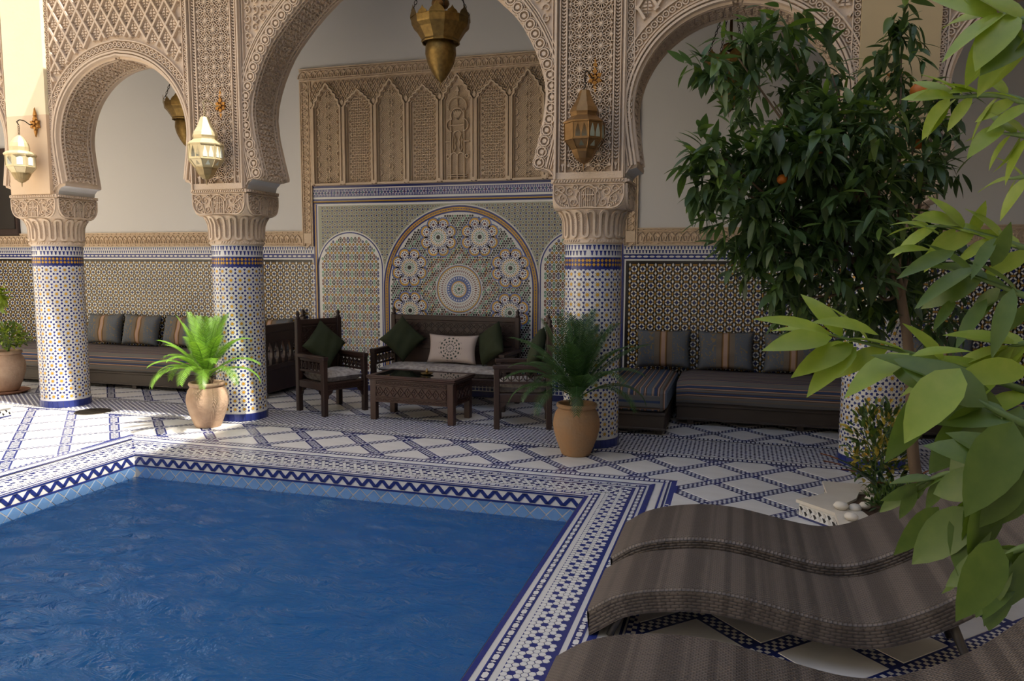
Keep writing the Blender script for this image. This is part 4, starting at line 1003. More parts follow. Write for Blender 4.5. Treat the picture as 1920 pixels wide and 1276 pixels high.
stripe_mat('stripe_bench', [(0, SL), (.10, BR), (.13, PK), (.17, BR), (.20, NB), (.32, BR), (.35, PK), (.40, BR), (.43, SL), (.62, TN), (.66, SL), (.78, BR), (.81, PK), (.85, BR), (.88, NB), (.96, BR)], 4.6)
BLU = (.11, .145, .20)
stripe_mat('stripe_short', [(0, BLU), (.12, BR), (.16, PK), (.2, BR), (.24, BLU), (.44, TN), (.48, PK), (.52, TN), (.56, NB), (.68, BR), (.71, PK), (.76, BR), (.8, SL), (.92, BR), (.95, PK)], 4.2, 'x')
stripe_mat('stripe_front', [(0, SL), (.2, BR), (.24, PK), (.30, BR), (.34, NB), (.55, BR), (.58, PK), (.64, BR), (.68, SL), (.9, NB)], 4.2, 'z')
CB = (.13, .145, .165)
stripe_mat('cushion_fabric', [(0, CB), (.345, TN), (.43, BR), (.45, (.30, .17, .06)), (.468, PK), (.532, (.30, .17, .06)), (.55, BR), (.57, TN), (.655, CB)], 1/.66, 'x', brocade=(.27, .19, .085))
mat('ivory_fabric', (.50, .455, .41), .9, noise=.8, nscale=22, col2=(.17, .14, .125), bump=.2, bscale=40)
# the embroidered pillow: rings of dark motifs round the centre
m = bpy.data.materials.new('mandala_fabric'); m.use_nodes = True; n = m.node_tree.nodes; l = m.node_tree.links; b = n['Principled BSDF']; b.inputs['Roughness'].default_value = .9
tc = n.new('ShaderNodeTexCoord'); sp = n.new('ShaderNodeSeparateXYZ'); l.new(tc.outputs['Object'], sp.inputs[0])
def mth(op, a, b_=None):
    x = n.new('ShaderNodeMath'); x.operation = op
    for i, q in enumerate((a, b_)):
        if q is None: continue
        if isinstance(q, (int, float)): x.inputs[i].default_value = q
        else: l.new(q, x.inputs[i])
    return x.outputs[0]
r_ = mth('SQRT', mth('ADD', mth('MULTIPLY', sp.outputs[0], sp.outputs[0]), mth('MULTIPLY', sp.outputs[2], sp.outputs[2]))); an_ = mth('ARCTAN2', sp.outputs[2], sp.outputs[0])
ring = mth('SINE', mth('MULTIPLY', r_, 165.0)); spoke = mth('COSINE', mth('MULTIPLY', an_, 14.0))
msk = mth('MULTIPLY', mth('GREATER_THAN', mth('ADD', ring, spoke), .75), mth('LESS_THAN', r_, .155))
mx = n.new('ShaderNodeMix'); mx.data_type = 'RGBA'; mx.inputs[6].default_value = (.56, .46, .40, 1); mx.inputs[7].default_value = (.06, .07, .06, 1); l.new(msk, mx.inputs[0]); l.new(mx.outputs[2], b.inputs['Base Color']); M['mandala_fabric'] = m
def cushion_mesh(name, w, h, t, m, n=16, pinch=.10):
    b = MB(); u = np.linspace(-1, 1, n+1); X, Z = np.meshgrid(u, u)
    e = (1-np.abs(X)**3.2)*(1-np.abs(Z)**3.2); th = t*.5*np.power(np.clip(e, 0, 1), .42)
    px_ = X*w/2*(1-pinch*(1-Z*Z)*np.abs(X)**3); pz_ = Z*h/2*(1-pinch*(1-X*X)*np.abs(Z)**3)
    wob = .006*np.sin(9*X+3*Z)+.005*np.sin(7*Z-4*X)
    b.grid(np.stack([px_, -th+wob*e, pz_], -1)); b.grid(np.stack([px_, th+wob*e, pz_], -1)[:, ::-1])
    me = b.mesh(name, [m]); bm = bmesh.new(); bm.from_mesh(me); bmesh.ops.remove_doubles(bm, verts=bm.verts, dist=1e-4); bmesh.ops.recalc_face_normals(bm, faces=bm.faces); bm.to_mesh(me); bm.free(); return me
def put(name, me, loc, rx=0, ry=0, rz=0, label=None, cat=None, group=None):
    o = obj(name, me, None, label=label, cat=cat, group=group); o.location = loc
    o.rotation_euler = (Matrix.Rotation(rz, 3, 'Z')@Matrix.Rotation(rx, 3, 'X')@Matrix.Rotation(ry, 3, 'Y')).to_euler(); return o
# ------------------------------------------------------------------ wall benches
def bench(name, x0, x1, y0, y1, label, fab='stripe_bench', zt=.49, cat='bench'):
    cx, cy = (x0+x1)/2, (y0+y1)/2; t = thing(name, label, cat, (cx, cy, 0)); a, b_ = (x1-x0)/2, (y1-y0)/2
    k = MB(); k.box(-a, a, -b_+.02, b_, .05, .235, c=.01)
    for z, h in ((.052, .025), (.20, .03), (.228, .018)): k.box(-a-.004, a+.004, -b_+.005, b_, z, z+h, c=.006)
    k.build('bench_base', 'bench_wood', t)
    for x in np.arange(-a+.15, a, 1.1):
        f = MB(); f.box(x-.035, x+.035, -b_+.04, -b_+.11, 0, .052, c=.006); f.build('foot', 'bench_wood', t)
    n_ = 40; G = []; L = max(2*a, .4); nx = max(6, int(L/.12))
    prof = [(-b_-.005, .245), (-b_-.03, .29), (-b_-.035, .36), (-b_-.025, .43), (-b_+.02, .478), (-b_+.09, zt), (0, zt+.006), (b_-.05, zt), (b_, zt-.03), (b_, .245)]
    for i in range(nx+1):
        x = -a+2*a*i/nx; en = min(1, min(x+a, a-x)/.06); row = []
        for (py_, pz_) in prof: row.append((x*(1-.0*en), py_*(.97+.03*en), .245+(pz_-.245)*(.86+.14*math.sqrt(max(0, en)))+.004*math.sin(x*5+py_*9)))
        G.append(row)
    mb = MB(); mb.grid(np.array(G)); mb.add(G[0], [list(range(len(prof)))]); mb.add(G[-1], [list(range(len(prof)))])
    mb.build('mattress', fab, t)
    return t
mat('bench_wood', (.050, .036, .026), .5, noise=.5, nscale=12, col2=(.025, .018, .013), stretch=(.3, 1, 1))
bl = bench('banquette', -9.9, -4.42, 1.08, 1.96, 'long striped banquette against the dado, ending at a wooden baluster railing')
br_ = bench('banquette', .72, 4.46, 1.07, 1.96, 'long striped banquette behind the orange tree and brown loungers')
# short leg of the corner: stripes run front to back
t = thing('corner_seat', 'short striped corner seat beside the shaded mosaic column', 'bench', (.30, 1.20, 0))
k = MB(); k.box(-.36, .36, -.74, .74, .05, .235, c=.01)
for z, h in ((.052, .025), (.20, .03)): k.box(-.368, .368, -.752, .74, z, z+h, c=.006)
k.build('bench_base', 'bench_wood', t)
k = MB(); k.box(-.375, .375, -.775, .75, .245, .475, c=.045); k.build('mattress', 'stripe_short', t)
fr_ = MB(); fr_.box(-.335, .335, -.782, -.70, .265, .43, c=.03); fr_.build('mattress_front', 'stripe_front', t)
for x in (-.3, .3):
    f = MB(); f.box(x-.03, x+.03, -.7, -.63, 0, .052, c=.006); f.build('foot', 'bench_wood', t)
# railing that ends the left banquette
t = thing('baluster_railing', 'dark wooden railing with arched balusters at the end of the left banquette', 'railing', (-4.35, 1.5, 0))
k = MB(); k.box(-.03, .03, -.48, .46, .82, .92, c=.008); k.build('top_rail', 'dark_wood', t)
k = MB(); k.box(-.028, .028, -.47, .46, .06, .40, c=.008); k.box(-.034, .034, -.47, .46, .35, .41, c=.006); k.build('lower_panel', 'dark_wood', t)
k = MB(); k.box(-.02, .02, -.47, .46, .70, .83, c=.005); k.build('upper_rail', 'dark_wood', t)
for i in range(7):
    y = -.42+.14*i; k = MB()
    k.grid(np.array([[(sx*.018, y+s_*hw_, z) for sx, s_ in ((-1, -1), (-1, 1), (1, 1), (1, -1))] for z, hw_ in ((.40, .042), (.47, .040), (.50, .022), (.56, .018), (.62, .03), (.66, .048), (.70, .062))]), smooth=False, closed=True); k.build('baluster', 'dark_wood', t)
for y in (-.47, .45):
    k = MB(); k.box(-.035, .035, y-.035, y+.035, 0, .98, c=.008); k.lathe([(.03, .98), (.034, 1.0), (.02, 1.015), (.03, 1.04), (.012, 1.07), (.002, 1.085)], 10, (0, y, 0)); k.build('post', 'dark_wood', t)
# cushions along the wall
cme = cushion_mesh('cushion', .64, .46, .17, 'cushion_fabric')
G1 = 'blue brocade cushions along the left banquette'; G2 = 'blue brocade cushions along the right banquette'
for x, rz in ((-8.50, .05), (-7.64, 0), (-6.98, .03), (-6.28, -.05), (-4.80, .12)):
    put('brocade_cushion', cme, (x, 1.857 if x > -5 and x < 0 else 1.868, .722), -.22, random.uniform(-.03, .03), rz, 'striped blue brocade cushion beside the wooden baluster railing' if x > -5 else 'striped blue brocade cushion leaning on the dado of the left banquette', 'cushion', G1)
for x, rz in ((.50, .02), (1.20, -.03), (1.92, .03), (2.66, 0), (3.4, .04)):
    put('brocade_cushion', cme, (x, 1.857 if x > -5 and x < 0 else 1.868, .722), -.22, random.uniform(-.03, .03), rz, 'striped blue brocade cushion in the corner next to the short seat' if x < .6 else 'striped blue brocade cushion leaning on the dado of the right banquette', 'cushion', G2)
put('brocade_cushion', cme, (-.02, 1.28, .702), -.15, 0, PI/2, 'blue brocade cushion standing on the short corner seat', 'cushion')
# ------------------------------------------------------------------ carved wooden seats
def carve(b, mp, u0, u1, v0, v1, cell, h=.006, m=0):
    nu, nv = max(1, round((u1-u0)/cell)), max(1, round((v1-v0)/cell)); a, c = (u1-u0)/nu, (v1-v0)/nv
    for i in range(nu):
        for j in range(nv):
            x, y = u0+a*(i+.5), v0+c*(j+.5); b.ribbon([(x-a*.46, y), (x, y+c*.46), (x+a*.46, y), (x, y-c*.46)], min(a, c)*.16, h, mp, m, closed=True); b.prism(star(x, y, min(a, c)*.26, min(a, c)*.1, 4), h, mp, m, 0, .2)
    b.ribbon(rect(u0, u1, v0, v1), .010, h*1.2, mp, m, closed=True)
FMAP = lambda y0: (lambda P: np.stack([P[:, 0], y0-P[:, 2], P[:, 1]], 1))        # faces -y
BMAP = lambda y0: (lambda P: np.stack([-P[:, 0], y0+P[:, 2], P[:, 1]], 1))       # faces +y
RMAP = lambda x0, s_: (lambda P: np.stack([x0+s_*P[:, 2], P[:, 0], P[:, 1]], 1)) # faces +-x
def seat(name, label, cat, w, d, loc, rz, wood='dark_wood', zs=.37, za=.67, zb=1.06):
    t = thing(name, label, cat, loc, rz); a, c = w/2, d/2; p = .03
    for sx in (-1, 1):
        k = MB(); k.box(sx*(a-p)-p, sx*(a-p)+p, -c, -c+2*p, 0, za, c=.006); k.build('leg', wood, t)
        k = MB(); k.box(sx*(a-p)-p, sx*(a-p)+p, c-2*p, c, 0, zb, c=.006); k.build('leg', wood, t)
        k = MB(); k.lathe([(.026, 0), (.030, .015), (.016, .03), (.026, .055), (.010, .085), (.002, .095)], 10, (sx*(a-p), c-p, zb)); k.build('finial', wood, t)
        k = MB(); k.box(sx*(a-p)-p-.006, sx*(a-p)+p+.006, -c-.012, c-.04, za-.045, za, c=.008); k.build('arm', wood, t)
        k = MB(); x = sx*(a-p)                            # fretwork under the arm
        k.box(x-.008, x+.008, -c+.05, c-.05, za-.075, za-.045); k.box(x-.008, x+.008, -c+.05, c-.05, zs+.10, zs+.125)
        nL = max(3, int((d-.12)/.075))
        for i in range(nL):
            y = -c+.06+(d-.12)/nL*(i+.5); zc = (za-.075+zs+.125)/2; rr_ = (za-.075-zs-.125)/2
            for s2 in (-1, 1): k.ribbon(ngon(y, zc, min(.036, rr_), 10), .010, .014, RMAP(x-.007 if s2 > 0 else x+.007, s2), closed=True)
            k.box(x-.007, x+.007, y-.006, y+.006, zs+.12, za-.07)
        k.build('arm_fretwork', wood, t)
        k = MB(); k.box(x-.018, x+.018, -c+.05, c-.05, zs-.085, zs-.005, c=.005)
        for s2 in (-1, 1): k.prism([(s2*(c-.055), zs-.08), (s2*(c-.055), zs-.19), (s2*(c-.075), zs-.18), (s2*(c-.085), zs-.14), (s2*(c-.12), zs-.12), (s2*(c-.14), zs-.08)], .022, RMAP(x-.011, 1))
        k.build('side_rail', wood, t)
    for y, nm in ((-c+p, 'front_rail'), (c-p, 'back_rail')):
        k = MB(); k.box(-a+.05, a-.05, y-.018, y+.018, zs-.085, zs-.005, c=.005)
        for s2 in (-1, 1): k.prism([(s2*(a-.055), zs-.08), (s2*(a-.055), zs-.19), (s2*(a-.075), zs-.18), (s2*(a-.085), zs-.14), (s2*(a-.12), zs-.12), (s2*(a-.14), zs-.08)], .022, FMAP(y+.011))
        if y < 0: carve(k, FMAP(y-.018), -a+.07, a-.07, zs-.075, zs-.015, .06, .005)
        k.build(nm, wood, t)
    k = MB(); k.box(-a+.04, a-.04, -c+.03, c-.03, zs-.02, zs, c=.004); k.build('seat_board', wood, t)
    k = MB(); y = c-p; k.box(-a+.05, a-.05, y-.012, y+.012, zs, zb-.03, c=.004); k.box(-a+.05, a-.05, y-.022, y+.022, zb-.07, zb-.005, c=.008); k.box(-a+.05, a-.05, y-.02, y+.02, zs+.26, zs+.31, c=.006)
    for mp in (FMAP(y-.012), BMAP(y+.012)):
        carve(k, mp, -a+.08, a-.08, zb-.26, zb-.09, .085, .008)
        nP = max(2, int((w-.16)/.16))
        for i in range(nP):
            x0 = -a+.08+(w-.16)/nP*i; x1 = x0+(w-.16)/nP-.02; k.ribbon([(x0, zs+.33), (x1, zs+.33), (x1, zb-.31), ((x0+x1)/2, zb-.28), (x0, zb-.31)], .014, .012, mp, closed=True)
    k.build('carved_back', wood, t)
    return t
TH1, TH2 = 1.107, -1.30
ch1 = seat('carved_armchair', 'dark carved armchair beside the baluster railing, with pale seat pad', 'armchair', .60, .58, (-3.16, .64, 0), TH1)
ch2 = seat('carved_armchair', 'dark carved armchair half hidden by the shaded potted palm', 'armchair', .60, .60, (-.845, .60, 0), TH2)
sofa = seat('carved_settee', 'dark carved settee under the tiled arch behind the low table', 'sofa', 1.72, .62, (-2.07, 1.45, 0), -.02)
def pad(name, w, d, zt, loc, rz, label, th=.12):
    b = MB(); n = 20; u = np.linspace(-1, 1, n+1); X, Y = np.meshgrid(u, u); e = np.clip((1-np.abs(X)**6)*(1-np.abs(Y)**6), 0, 1)**.5
    wob = .006*np.sin(X*7+Y*3)+.004*np.sin(Y*9)
    b.grid(np.stack([X*w/2, Y*d/2, zt-th/2+th/2*e+wob*e], -1)); b.grid(np.stack([X*w/2, Y*d/2, zt-th/2-th/2*np.minimum(1, e*1.3)], -1)[:, ::-1])
    o = b.build(name, 'ivory_fabric', label=label, cat='cushion'); bm = bmesh.new(); bm.from_mesh(o.data); bmesh.ops.remove_doubles(bm, verts=bm.verts, dist=1e-4); bm.to_mesh(o.data); bm.free(); o.location = loc; o.rotation_euler = (0, 0, rz); return o
def inseat(c, th, y): return (c[0]-math.sin(th)*y, c[1]+math.cos(th)*y, c[2])       # y along the seat, back is +
pad('seat_pad', .474, .50, .12, inseat((-3.16, .64, .37), TH1, -.017), TH1, 'pale patterned seat pad on the armchair by the railing')
pad('seat_pad', .474, .52, .12, inseat((-.845, .60, .37), TH2, -.015), TH2, 'pale patterned seat pad on the armchair behind the palm')
pad('seat_pad', 1.585, .50, .11, (-2.07, 1.43, .37), -.02, 'long pale patterned seat pad on the settee', .11)
gme = cushion_mesh('green_cushion', .42, .42, .15, 'green_velvet'); GG = 'dark green cushions'
f1 = Vector((math.sin(TH1), -math.cos(TH1), 0))
put('green_cushion', gme, inseat((-3.31, .70, .762), TH1, -.042), -.28, PI/4, TH1, 'dark green cushion on the armchair beside the railing', 'cushion', GG)
put('green_cushion', gme, inseat((-.66, .63, .762), TH2, -.052), -.25, PI/4, TH2, 'dark green cushion on the armchair behind the palm', 'cushion', GG)
put('green_cushion', gme, (-2.68, 1.54, .765), -.25, PI/4, .45, 'dark green cushion at the left arm of the settee', 'cushion', GG)
put('green_cushion', gme, (-1.505, 1.49, .748), -.25, PI/4+.25, -.65, 'dark green cushion at the right arm of the settee', 'cushion', GG)
pme = cushion_mesh('pillow', .66, .36, .15, 'mandala_fabric')
put('embroidered_pillow', pme, (-2.0, 1.50, .665), -.25, 0, -.05, 'pinkish white pillow with a dark embroidered medallion on the settee', 'pillow')
# ------------------------------------------------------------------ low carved table with glass top
t = thing('coffee_table', 'low dark carved table with a glass top', 'table', (-1.99, .53, 0), -.06); a, c = .50, .25; wd = 'red_wood'
for sx in (-1, 1):
    for sy in (-1, 1): k = MB(); k.box(sx*(a-.035)-.035, sx*(a-.035)+.035, sy*(c-.035)-.035, sy*(c-.035)+.035, 0, .46, c=.006); k.build('leg', wd, t)
k = MB(); k.box(-a-.03, a+.03, -c-.03, c+.03, .46, .482, c=.008); k.box(-a-.015, a+.015, -c-.015, c+.015, .44, .46, c=.006)
for s_ in (-1, 1): k.box(-a-.03, a+.03, s_*(c+.0)-.03, s_*(c+.0)+.03, .478, .492, c=.005); k.box(s_*a-.03, s_*a+.03, -c-.03, c+.03, .478, .491, c=.005)
k.build('table_top', wd, t)
k = MB(); k.box(-a+.03, a-.03, -c+.03, c-.03, .482, .489); mat('table_glass', (.012, .014, .012), .03, spec=.6); k.build('glass_pane', 'table_glass', t)
for nm, mp, u in (('front_apron', FMAP(-c+.002), a), ('back_apron', BMAP(c-.002), a), ('side_apron', RMAP(a-.002, 1), c), ('side_apron', RMAP(-a+.002, -1), c)):
    k = MB(); k.prism(rect(-u+.06, u-.06, .20, .44), .012, mp, 0, -.012)
    carve(k, mp, -u+.08, u-.08, .262, .375, .085, .010); carve(k, mp, -u+.08, u-.08, .39, .43, .05, .007); carve(k, mp, -u+.08, u-.08, .21, .248, .06, .006); k.build(nm, wd, t)
t = thing('incense_dish', 'small brass incense dish on the glass table top', 'dish', (-1.93, .55, .490))
k = MB(); k.lathe([(.0, 0), (.035, 0), (.06, .008), (.072, .016), (.07, .018), (.05, .010), (.012, .008)], 18, cap=False); k.build('saucer', 'brass', t)
k = MB(); k.lathe([(.012, .006), (.010, .02), (.02, .032), (.018, .04), (.006, .046), (.008, .06), (.002, .068)], 12); k.build('burner', 'brass', t)
# ------------------------------------------------------------------ lanterns
def lantern(name, label, loc, rz, skin, n=8, glass='lamp_glass', bowl=None, hook='bronze_red', scroll='dark_iron', scale=1.0, wall_y=-.27, shape=0, ring=True):
    t = thing(name, label, 'lantern', loc, rz); R = .175*scale; S = scale; a0 = PI/n
    # body from the bottom tip (z=0) up; origin at the bottom
    k = MB(); k.lathe([(.002, -.05*S), (.004, -.04*S), (.006, .0), (.035*S, .012*S), (.075*S, .045*S), (.105*S, .10*S), (.112*S, .12*S)], n if shape == 0 else 20, mi=0, smooth=False, a0=a0); k.build('bowl', bowl or skin, t)
    z1, z2, z3 = .12*S, .195*S, .345*S
    rr_ = [(.112*S, z1), (R*.98, z2), (R, z3)]
    for lvl, (ra, za_), (rb, zb_) in (('lower', rr_[0], rr_[1]), ('upper', rr_[1], rr_[2])):
        k = MB(); panes = []
        for i in range(n):
            a_, b_ = a0+TAU*i/n, a0+TAU*(i+1)/n
            P0, P1, P2, P3 = (np.array((r*math.cos(q), r*math.sin(q), z)) for r, q, z in ((ra, a_, za_), (ra, b_, za_), (rb, b_, zb_), (rb, a_, zb_)))
            mpf = lambda U, P0=P0, P1=P1, P2=P2, P3=P3: np.array([(P0*(1-u)+P1*u)*(1-v)+(P3*(1-u)+P2*u)*v+np.array((math.cos((a_+b_)/2), math.sin((a_+b_)/2), 0))*w_ for u, v, w_ in U])
            k.poly(rect(0, 1, 0, 1), mpf, 0, 0)
            k.ribbon([(0.0, 0), (0.0, 1)], .05, .006*S, mpf); k.ribbon([(0, .03), (1, .03)], .08, .006*S, mpf); k.ribbon([(0, .97), (1, .97)], .08, .006*S, mpf)
            if lvl == 'upper' and shape == 0:
                for cx in (.29, .71): panes.append(([(cx-.15, .14), (cx+.15, .14), (cx+.155, .34), (cx+.07, .66), (cx, .86), (cx-.07, .66), (cx-.155, .34)], mpf))
            elif lvl == 'upper': panes.append(([(.25, .14), (.75, .14), (.75, .74), (.5, .88), (.25, .74)], mpf))
            elif shape == 0: panes.append(([(.28, .3), (.72, .3), (.5, .85)], mpf))
        cage = k.build('glazed_cage', skin, t)
        for pts, f_ in panes: g = MB(); g.prism(pts, .003*S, f_, 0, .001*S); g.build('glass_pane', glass, cage)
    k = MB(); prof = [(R*1.05, z3-.006*S), (R*1.06, z3+.006*S), (.125*S, .395*S), (.118*S, .40*S), (.120*S, .415*S), (.128*S, .435*S), (.118*S, .47*S), (.085*S, .52*S), (.060*S, .575*S), (.045*S, .62*S), (.035*S, .625*S)]
    if shape: prof = [(R*1.05, z3-.006*S), (R*1.08, z3+.012*S), (R*.9, .385*S), (.11*S, .40*S), (.112*S, .45*S), (.10*S, .50*S), (.07*S, .55*S), (.03*S, .59*S), (.006, .60*S)]
    k.lathe(prof, n if shape == 0 else 10, smooth=False, a0=a0); k.build('dome', skin, t)
    k = MB(); zt = .625*S if shape == 0 else .60*S
    rt = lambda q, r=.012: [(r*math.cos(x), q[1], q[2]+r*math.sin(x)) for x in np.linspace(0, TAU, 10)]
    nl = 5; zz = [zt+.012+.022*i for i in range(nl)]
    for i, z in enumerate(zz):
        pth = [((.011*math.cos(x)) if i % 2 == 0 else 0, (.011*math.cos(x)) if i % 2 else 0, z+.014*math.sin(x)) for x in np.linspace(0, TAU, 9)]; k.tube(pth, .003, 5)
    k.build('chain', scroll, t)
    # scrolled arm to the rosette on the wall
    zt2 = zz[-1]+.012; c_, s_ = math.cos(-rz), math.sin(-rz); dy = wall_y-loc[1]
    L = lambda x, y, z: (c_*x-s_*y, s_*x+c_*y, z)
    k = MB(); P = [L(.0, 0, zt2), L(0, -.02, zt2+.03), L(.01, .01, zt2+.055), L(.02, dy*.35, zt2+.05), L(.035, dy*.65, zt2+.015), L(.045, dy*.85, zt2+.03), L(.05, dy, zt2+.02)]
    Q = np.array(P); tt = np.linspace(0, len(P)-1, 26); Q = np.stack([np.interp(tt, range(len(P)), Q[:, i]) for i in range(3)], 1); k.tube(Q, .006*max(1, S), 6); k.build('bracket', scroll, t)
    ro = MB(); mp = lambda U: np.array([L(.05+u*1.45, dy-w_, zt2+.03+v*1.45) for u, v, w_ in U])
    for i in range(6):
        an = TAU*i/6+PI/2; l_ = .075 if i == 0 else .055; cc, ss = math.cos(an), math.sin(an)
        ro.prism([(0.008*cc, .008*ss), (l_*.5*cc-.022*ss, l_*.5*ss+.022*cc), (l_*cc, l_*ss), (l_*.5*cc+.022*ss, l_*.5*ss-.022*cc)], .022, mp, 0, 0, .35)
    ro.prism([(0, .13), (-.012, .09), (-.020, .06), (.020, .06), (.012, .09)], .014, mp, 0, 0, .3); ro.prism([(0, -.10), (-.010, -.07), (-.016, -.04), (.016, -.04), (.010, -.07)], .014, mp, 0, 0, .3)
    ro.prism(ngon(0, 0, .02, 8), .034, mp, 0, 0, .3); ro.build('wall_rosette', hook, t)
    return t
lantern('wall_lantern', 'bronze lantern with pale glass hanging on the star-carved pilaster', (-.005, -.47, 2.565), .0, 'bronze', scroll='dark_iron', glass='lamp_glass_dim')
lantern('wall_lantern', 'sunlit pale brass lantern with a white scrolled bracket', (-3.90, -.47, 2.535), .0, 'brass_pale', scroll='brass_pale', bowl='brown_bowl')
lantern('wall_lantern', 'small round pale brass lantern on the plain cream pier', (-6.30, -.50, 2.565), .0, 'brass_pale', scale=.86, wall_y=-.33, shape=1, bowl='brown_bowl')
# the fourth bracket lost its lantern: rosette and wires only
t = thing('bare_bracket', 'rusty wall bracket with loose wires behind the orange tree leaves', 'bracket', (2.44, -.32, 3.18))
k = MB(); mp = lambda U: np.array([(u, -w_, v) for u, v, w_ in U])
for i in range(5): an = TAU*i/5+PI/2; k.prism([(0, 0), (.03*math.cos(an)-.02*math.sin(an), .03*math.sin(an)+.02*math.cos(an)), (.07*math.cos(an), .07*math.sin(an)), (.03*math.cos(an)+.02*math.sin(an), .03*math.sin(an)-.02*math.cos(an))], .03, mp, 0, 0, .3)
k.build('wall_rosette', 'bronze_red', t)
k = MB(); k.tube([(0, -.02, -.02), (.02, -.05, -.06), (-.02, -.06, -.12), (.03, -.05, -.16), (.01, -.06, -.22), (.03, -.06, -.26), (.0, -.06, -.28)], .004, 6); k.build('wire', 'dark_iron', t)
# ------------------------------------------------------------------ pendants: pierced crown over an egg-shaped shade
def pendant(loc, s, label):
    t = thing('pendant_lamp', label, 'pendant lamp', loc); n = 28          # origin at the tip
    k = MB(); k.lathe([(.003, -.05), (.004, 0), (.02, .012), (.055, .05), (.10, .12), (.14, .20), (.163, .29), (.160, .37), (.135, .43), (.11, .455)], n); k.build('egg_shade', 'brass', t)
    k = MB(); k.lathe([(.19, .405), (.20, .40), (.205, .41), (.20, .43), (.225, .47), (.265, .53), (.30, .565), (.305, .58), (.312, .64), (.305, .645)], 12, smooth=False, cap=False); k.lathe([(.10, .44), (.19, .43)], 12, cap=False); k.build('crown_bowl', 'brass', t)
    for i in range(12):
        a = TAU*i/12+PI/12; h = .085 if i % 2 else .055; w = .155/2 if i % 2 else .055
        c_, s_ = math.cos(a), math.sin(a); b = MB(); mpp = lambda U: np.array([(.305*c_-u*s_, .305*s_+u*c_, .64+v) if w_ <= .5 else (.310*c_-u*s_, .310*s_+u*c_, .64+v) for u, v, w_ in U])
        b.prism([(-w, -.005), (w, -.005), (w, .01), (w*.75, h*.45), (w*.3, h*.75), (0, h*1.25), (-w*.3, h*.75), (-w*.75, h*.45), (-w, .01)], 1, mpp); b.build('crown_leaf', 'brass', t)
    k = MB(); k.lathe([(.004, .70), (.012, .715), (.012, .74), (.03, .745), (.075, .765), (.095, .80), (.09, .83), (.04, .85), (.02, .86), (.015, 1.4)], 20); k.build('upper_bell', 'bronze', t)
    for i in range(4):
        a = TAU*i/4+.5; q0 = np.array((.295*math.cos(a), .295*math.sin(a), .70)); q1 = np.array((.09*math.cos(a), .09*math.sin(a), 1.25)); b = MB(); nl = 14
        for j in range(nl):
            p = q0+(q1-q0)*(j+.5)/nl; d = (q1-q0)/np.linalg.norm(q1-q0); x = np.array((-math.sin(a), math.cos(a), 0)) if j % 2 else np.cross(d, (-math.sin(a), math.cos(a), 0))
            b.tube([p+d*.026*math.sin(q)+x*.013*math.cos(q) for q in np.linspace(0, TAU, 8)], .004, 4)
        b.build('chain', 'dark_iron', t)
    k = MB(); k.tube([(0, 0, 1.35), (0, 0, 5.2-loc[2])] if s == 1 else [(0, 0, 1.35), (0, 0, (5.2-loc[2])/s)], .008, 6); k.build('suspension_rod', 'dark_iron', t)
    t.scale = (s, s, s); return t
pendant((-1.77, .60, 3.60), 1.0, 'pierced brass pendant lamp hanging in the great central arch')
pendant((-5.30, .95, 3.12), .82, 'dark brass pendant lamp hanging in the left arch beside the lantern')
p_ = at_y(1366, 212, .8); pendant((p_.x, .8, p_.z), .78, 'dark brass pendant lamp behind the leaves in the right arch')
# ------------------------------------------------------------------ potted palms
def pot(name, label, loc, skin, s=1.0, cat='pot', rim=True):
    t = thing(name, label, cat, loc)
    k = MB(); k.lathe([(.0, .0), (.122*s, 0), (.132*s, .012), (.150*s, .06*s), (.180*s, .14*s), (.203*s, .22*s), (.210*s, .275*s), (.205*s, .33*s), (.188*s, .385*s), (.162*s, .425*s), (.158*s, .435*s)], 40, cap=False); k.build('pot_body', skin, t)
    k = MB(); k.lathe([(.160*s, .425*s), (.172*s, .428*s), (.182*s, .445*s), (.178*s, .465*s), (.160*s, .468*s), (.150*s, .45*s), (.150*s, .40*s)], 40, cap=False); k.build('pot_rim', skin, t)
    k = MB(); k.lathe([(.158*s, .415*s), (.08*s, .425*s), (.002, .43*s)], 24, cap=False); k.build('soil', 'soil', t)
    return t
def frond_mesh(name, m, L=.62, n=40, droop=.5, wmax=.15):
    b = MB(); P = [np.array((0, 0, 0.))]; an = .10+.25*droop          # angle from the vertical, grows along the frond
    for i in range(n):
        t = i/n; q = an+droop*1.25*t*t+.35*droop*t; P.append(P[-1]+np.array((math.sin(q), 0, math.cos(q)))*L/n)
    P = np.array(P); b.tube(P, np.linspace(.006, .0015, n+1), 5, mi=0)
    for i in range(6, n+1):
        t = i/n; ll = wmax*min(1, (t-.1)*3.2)*(1-.80*t**2.4)*random.uniform(.9, 1.1)+.012; d = P[i]-P[i-1]; d /= np.linalg.norm(d); up = np.cross(d, (0, 1., 0))
        for s_ in (-1, 1):
            out = np.array((0, s_, 0))*.74+d*.68-up*.18; out /= np.linalg.norm(out); q = P[i]; tip = q+out*ll+d*ll*.12; mid = q+out*ll*.5; w = d*.0064
            b.add([q-w*.8, q+w*.8, mid+w, tip, mid-w], [[0, 1, 2, 3, 4]], 0)
    return b.mesh(name, [m])
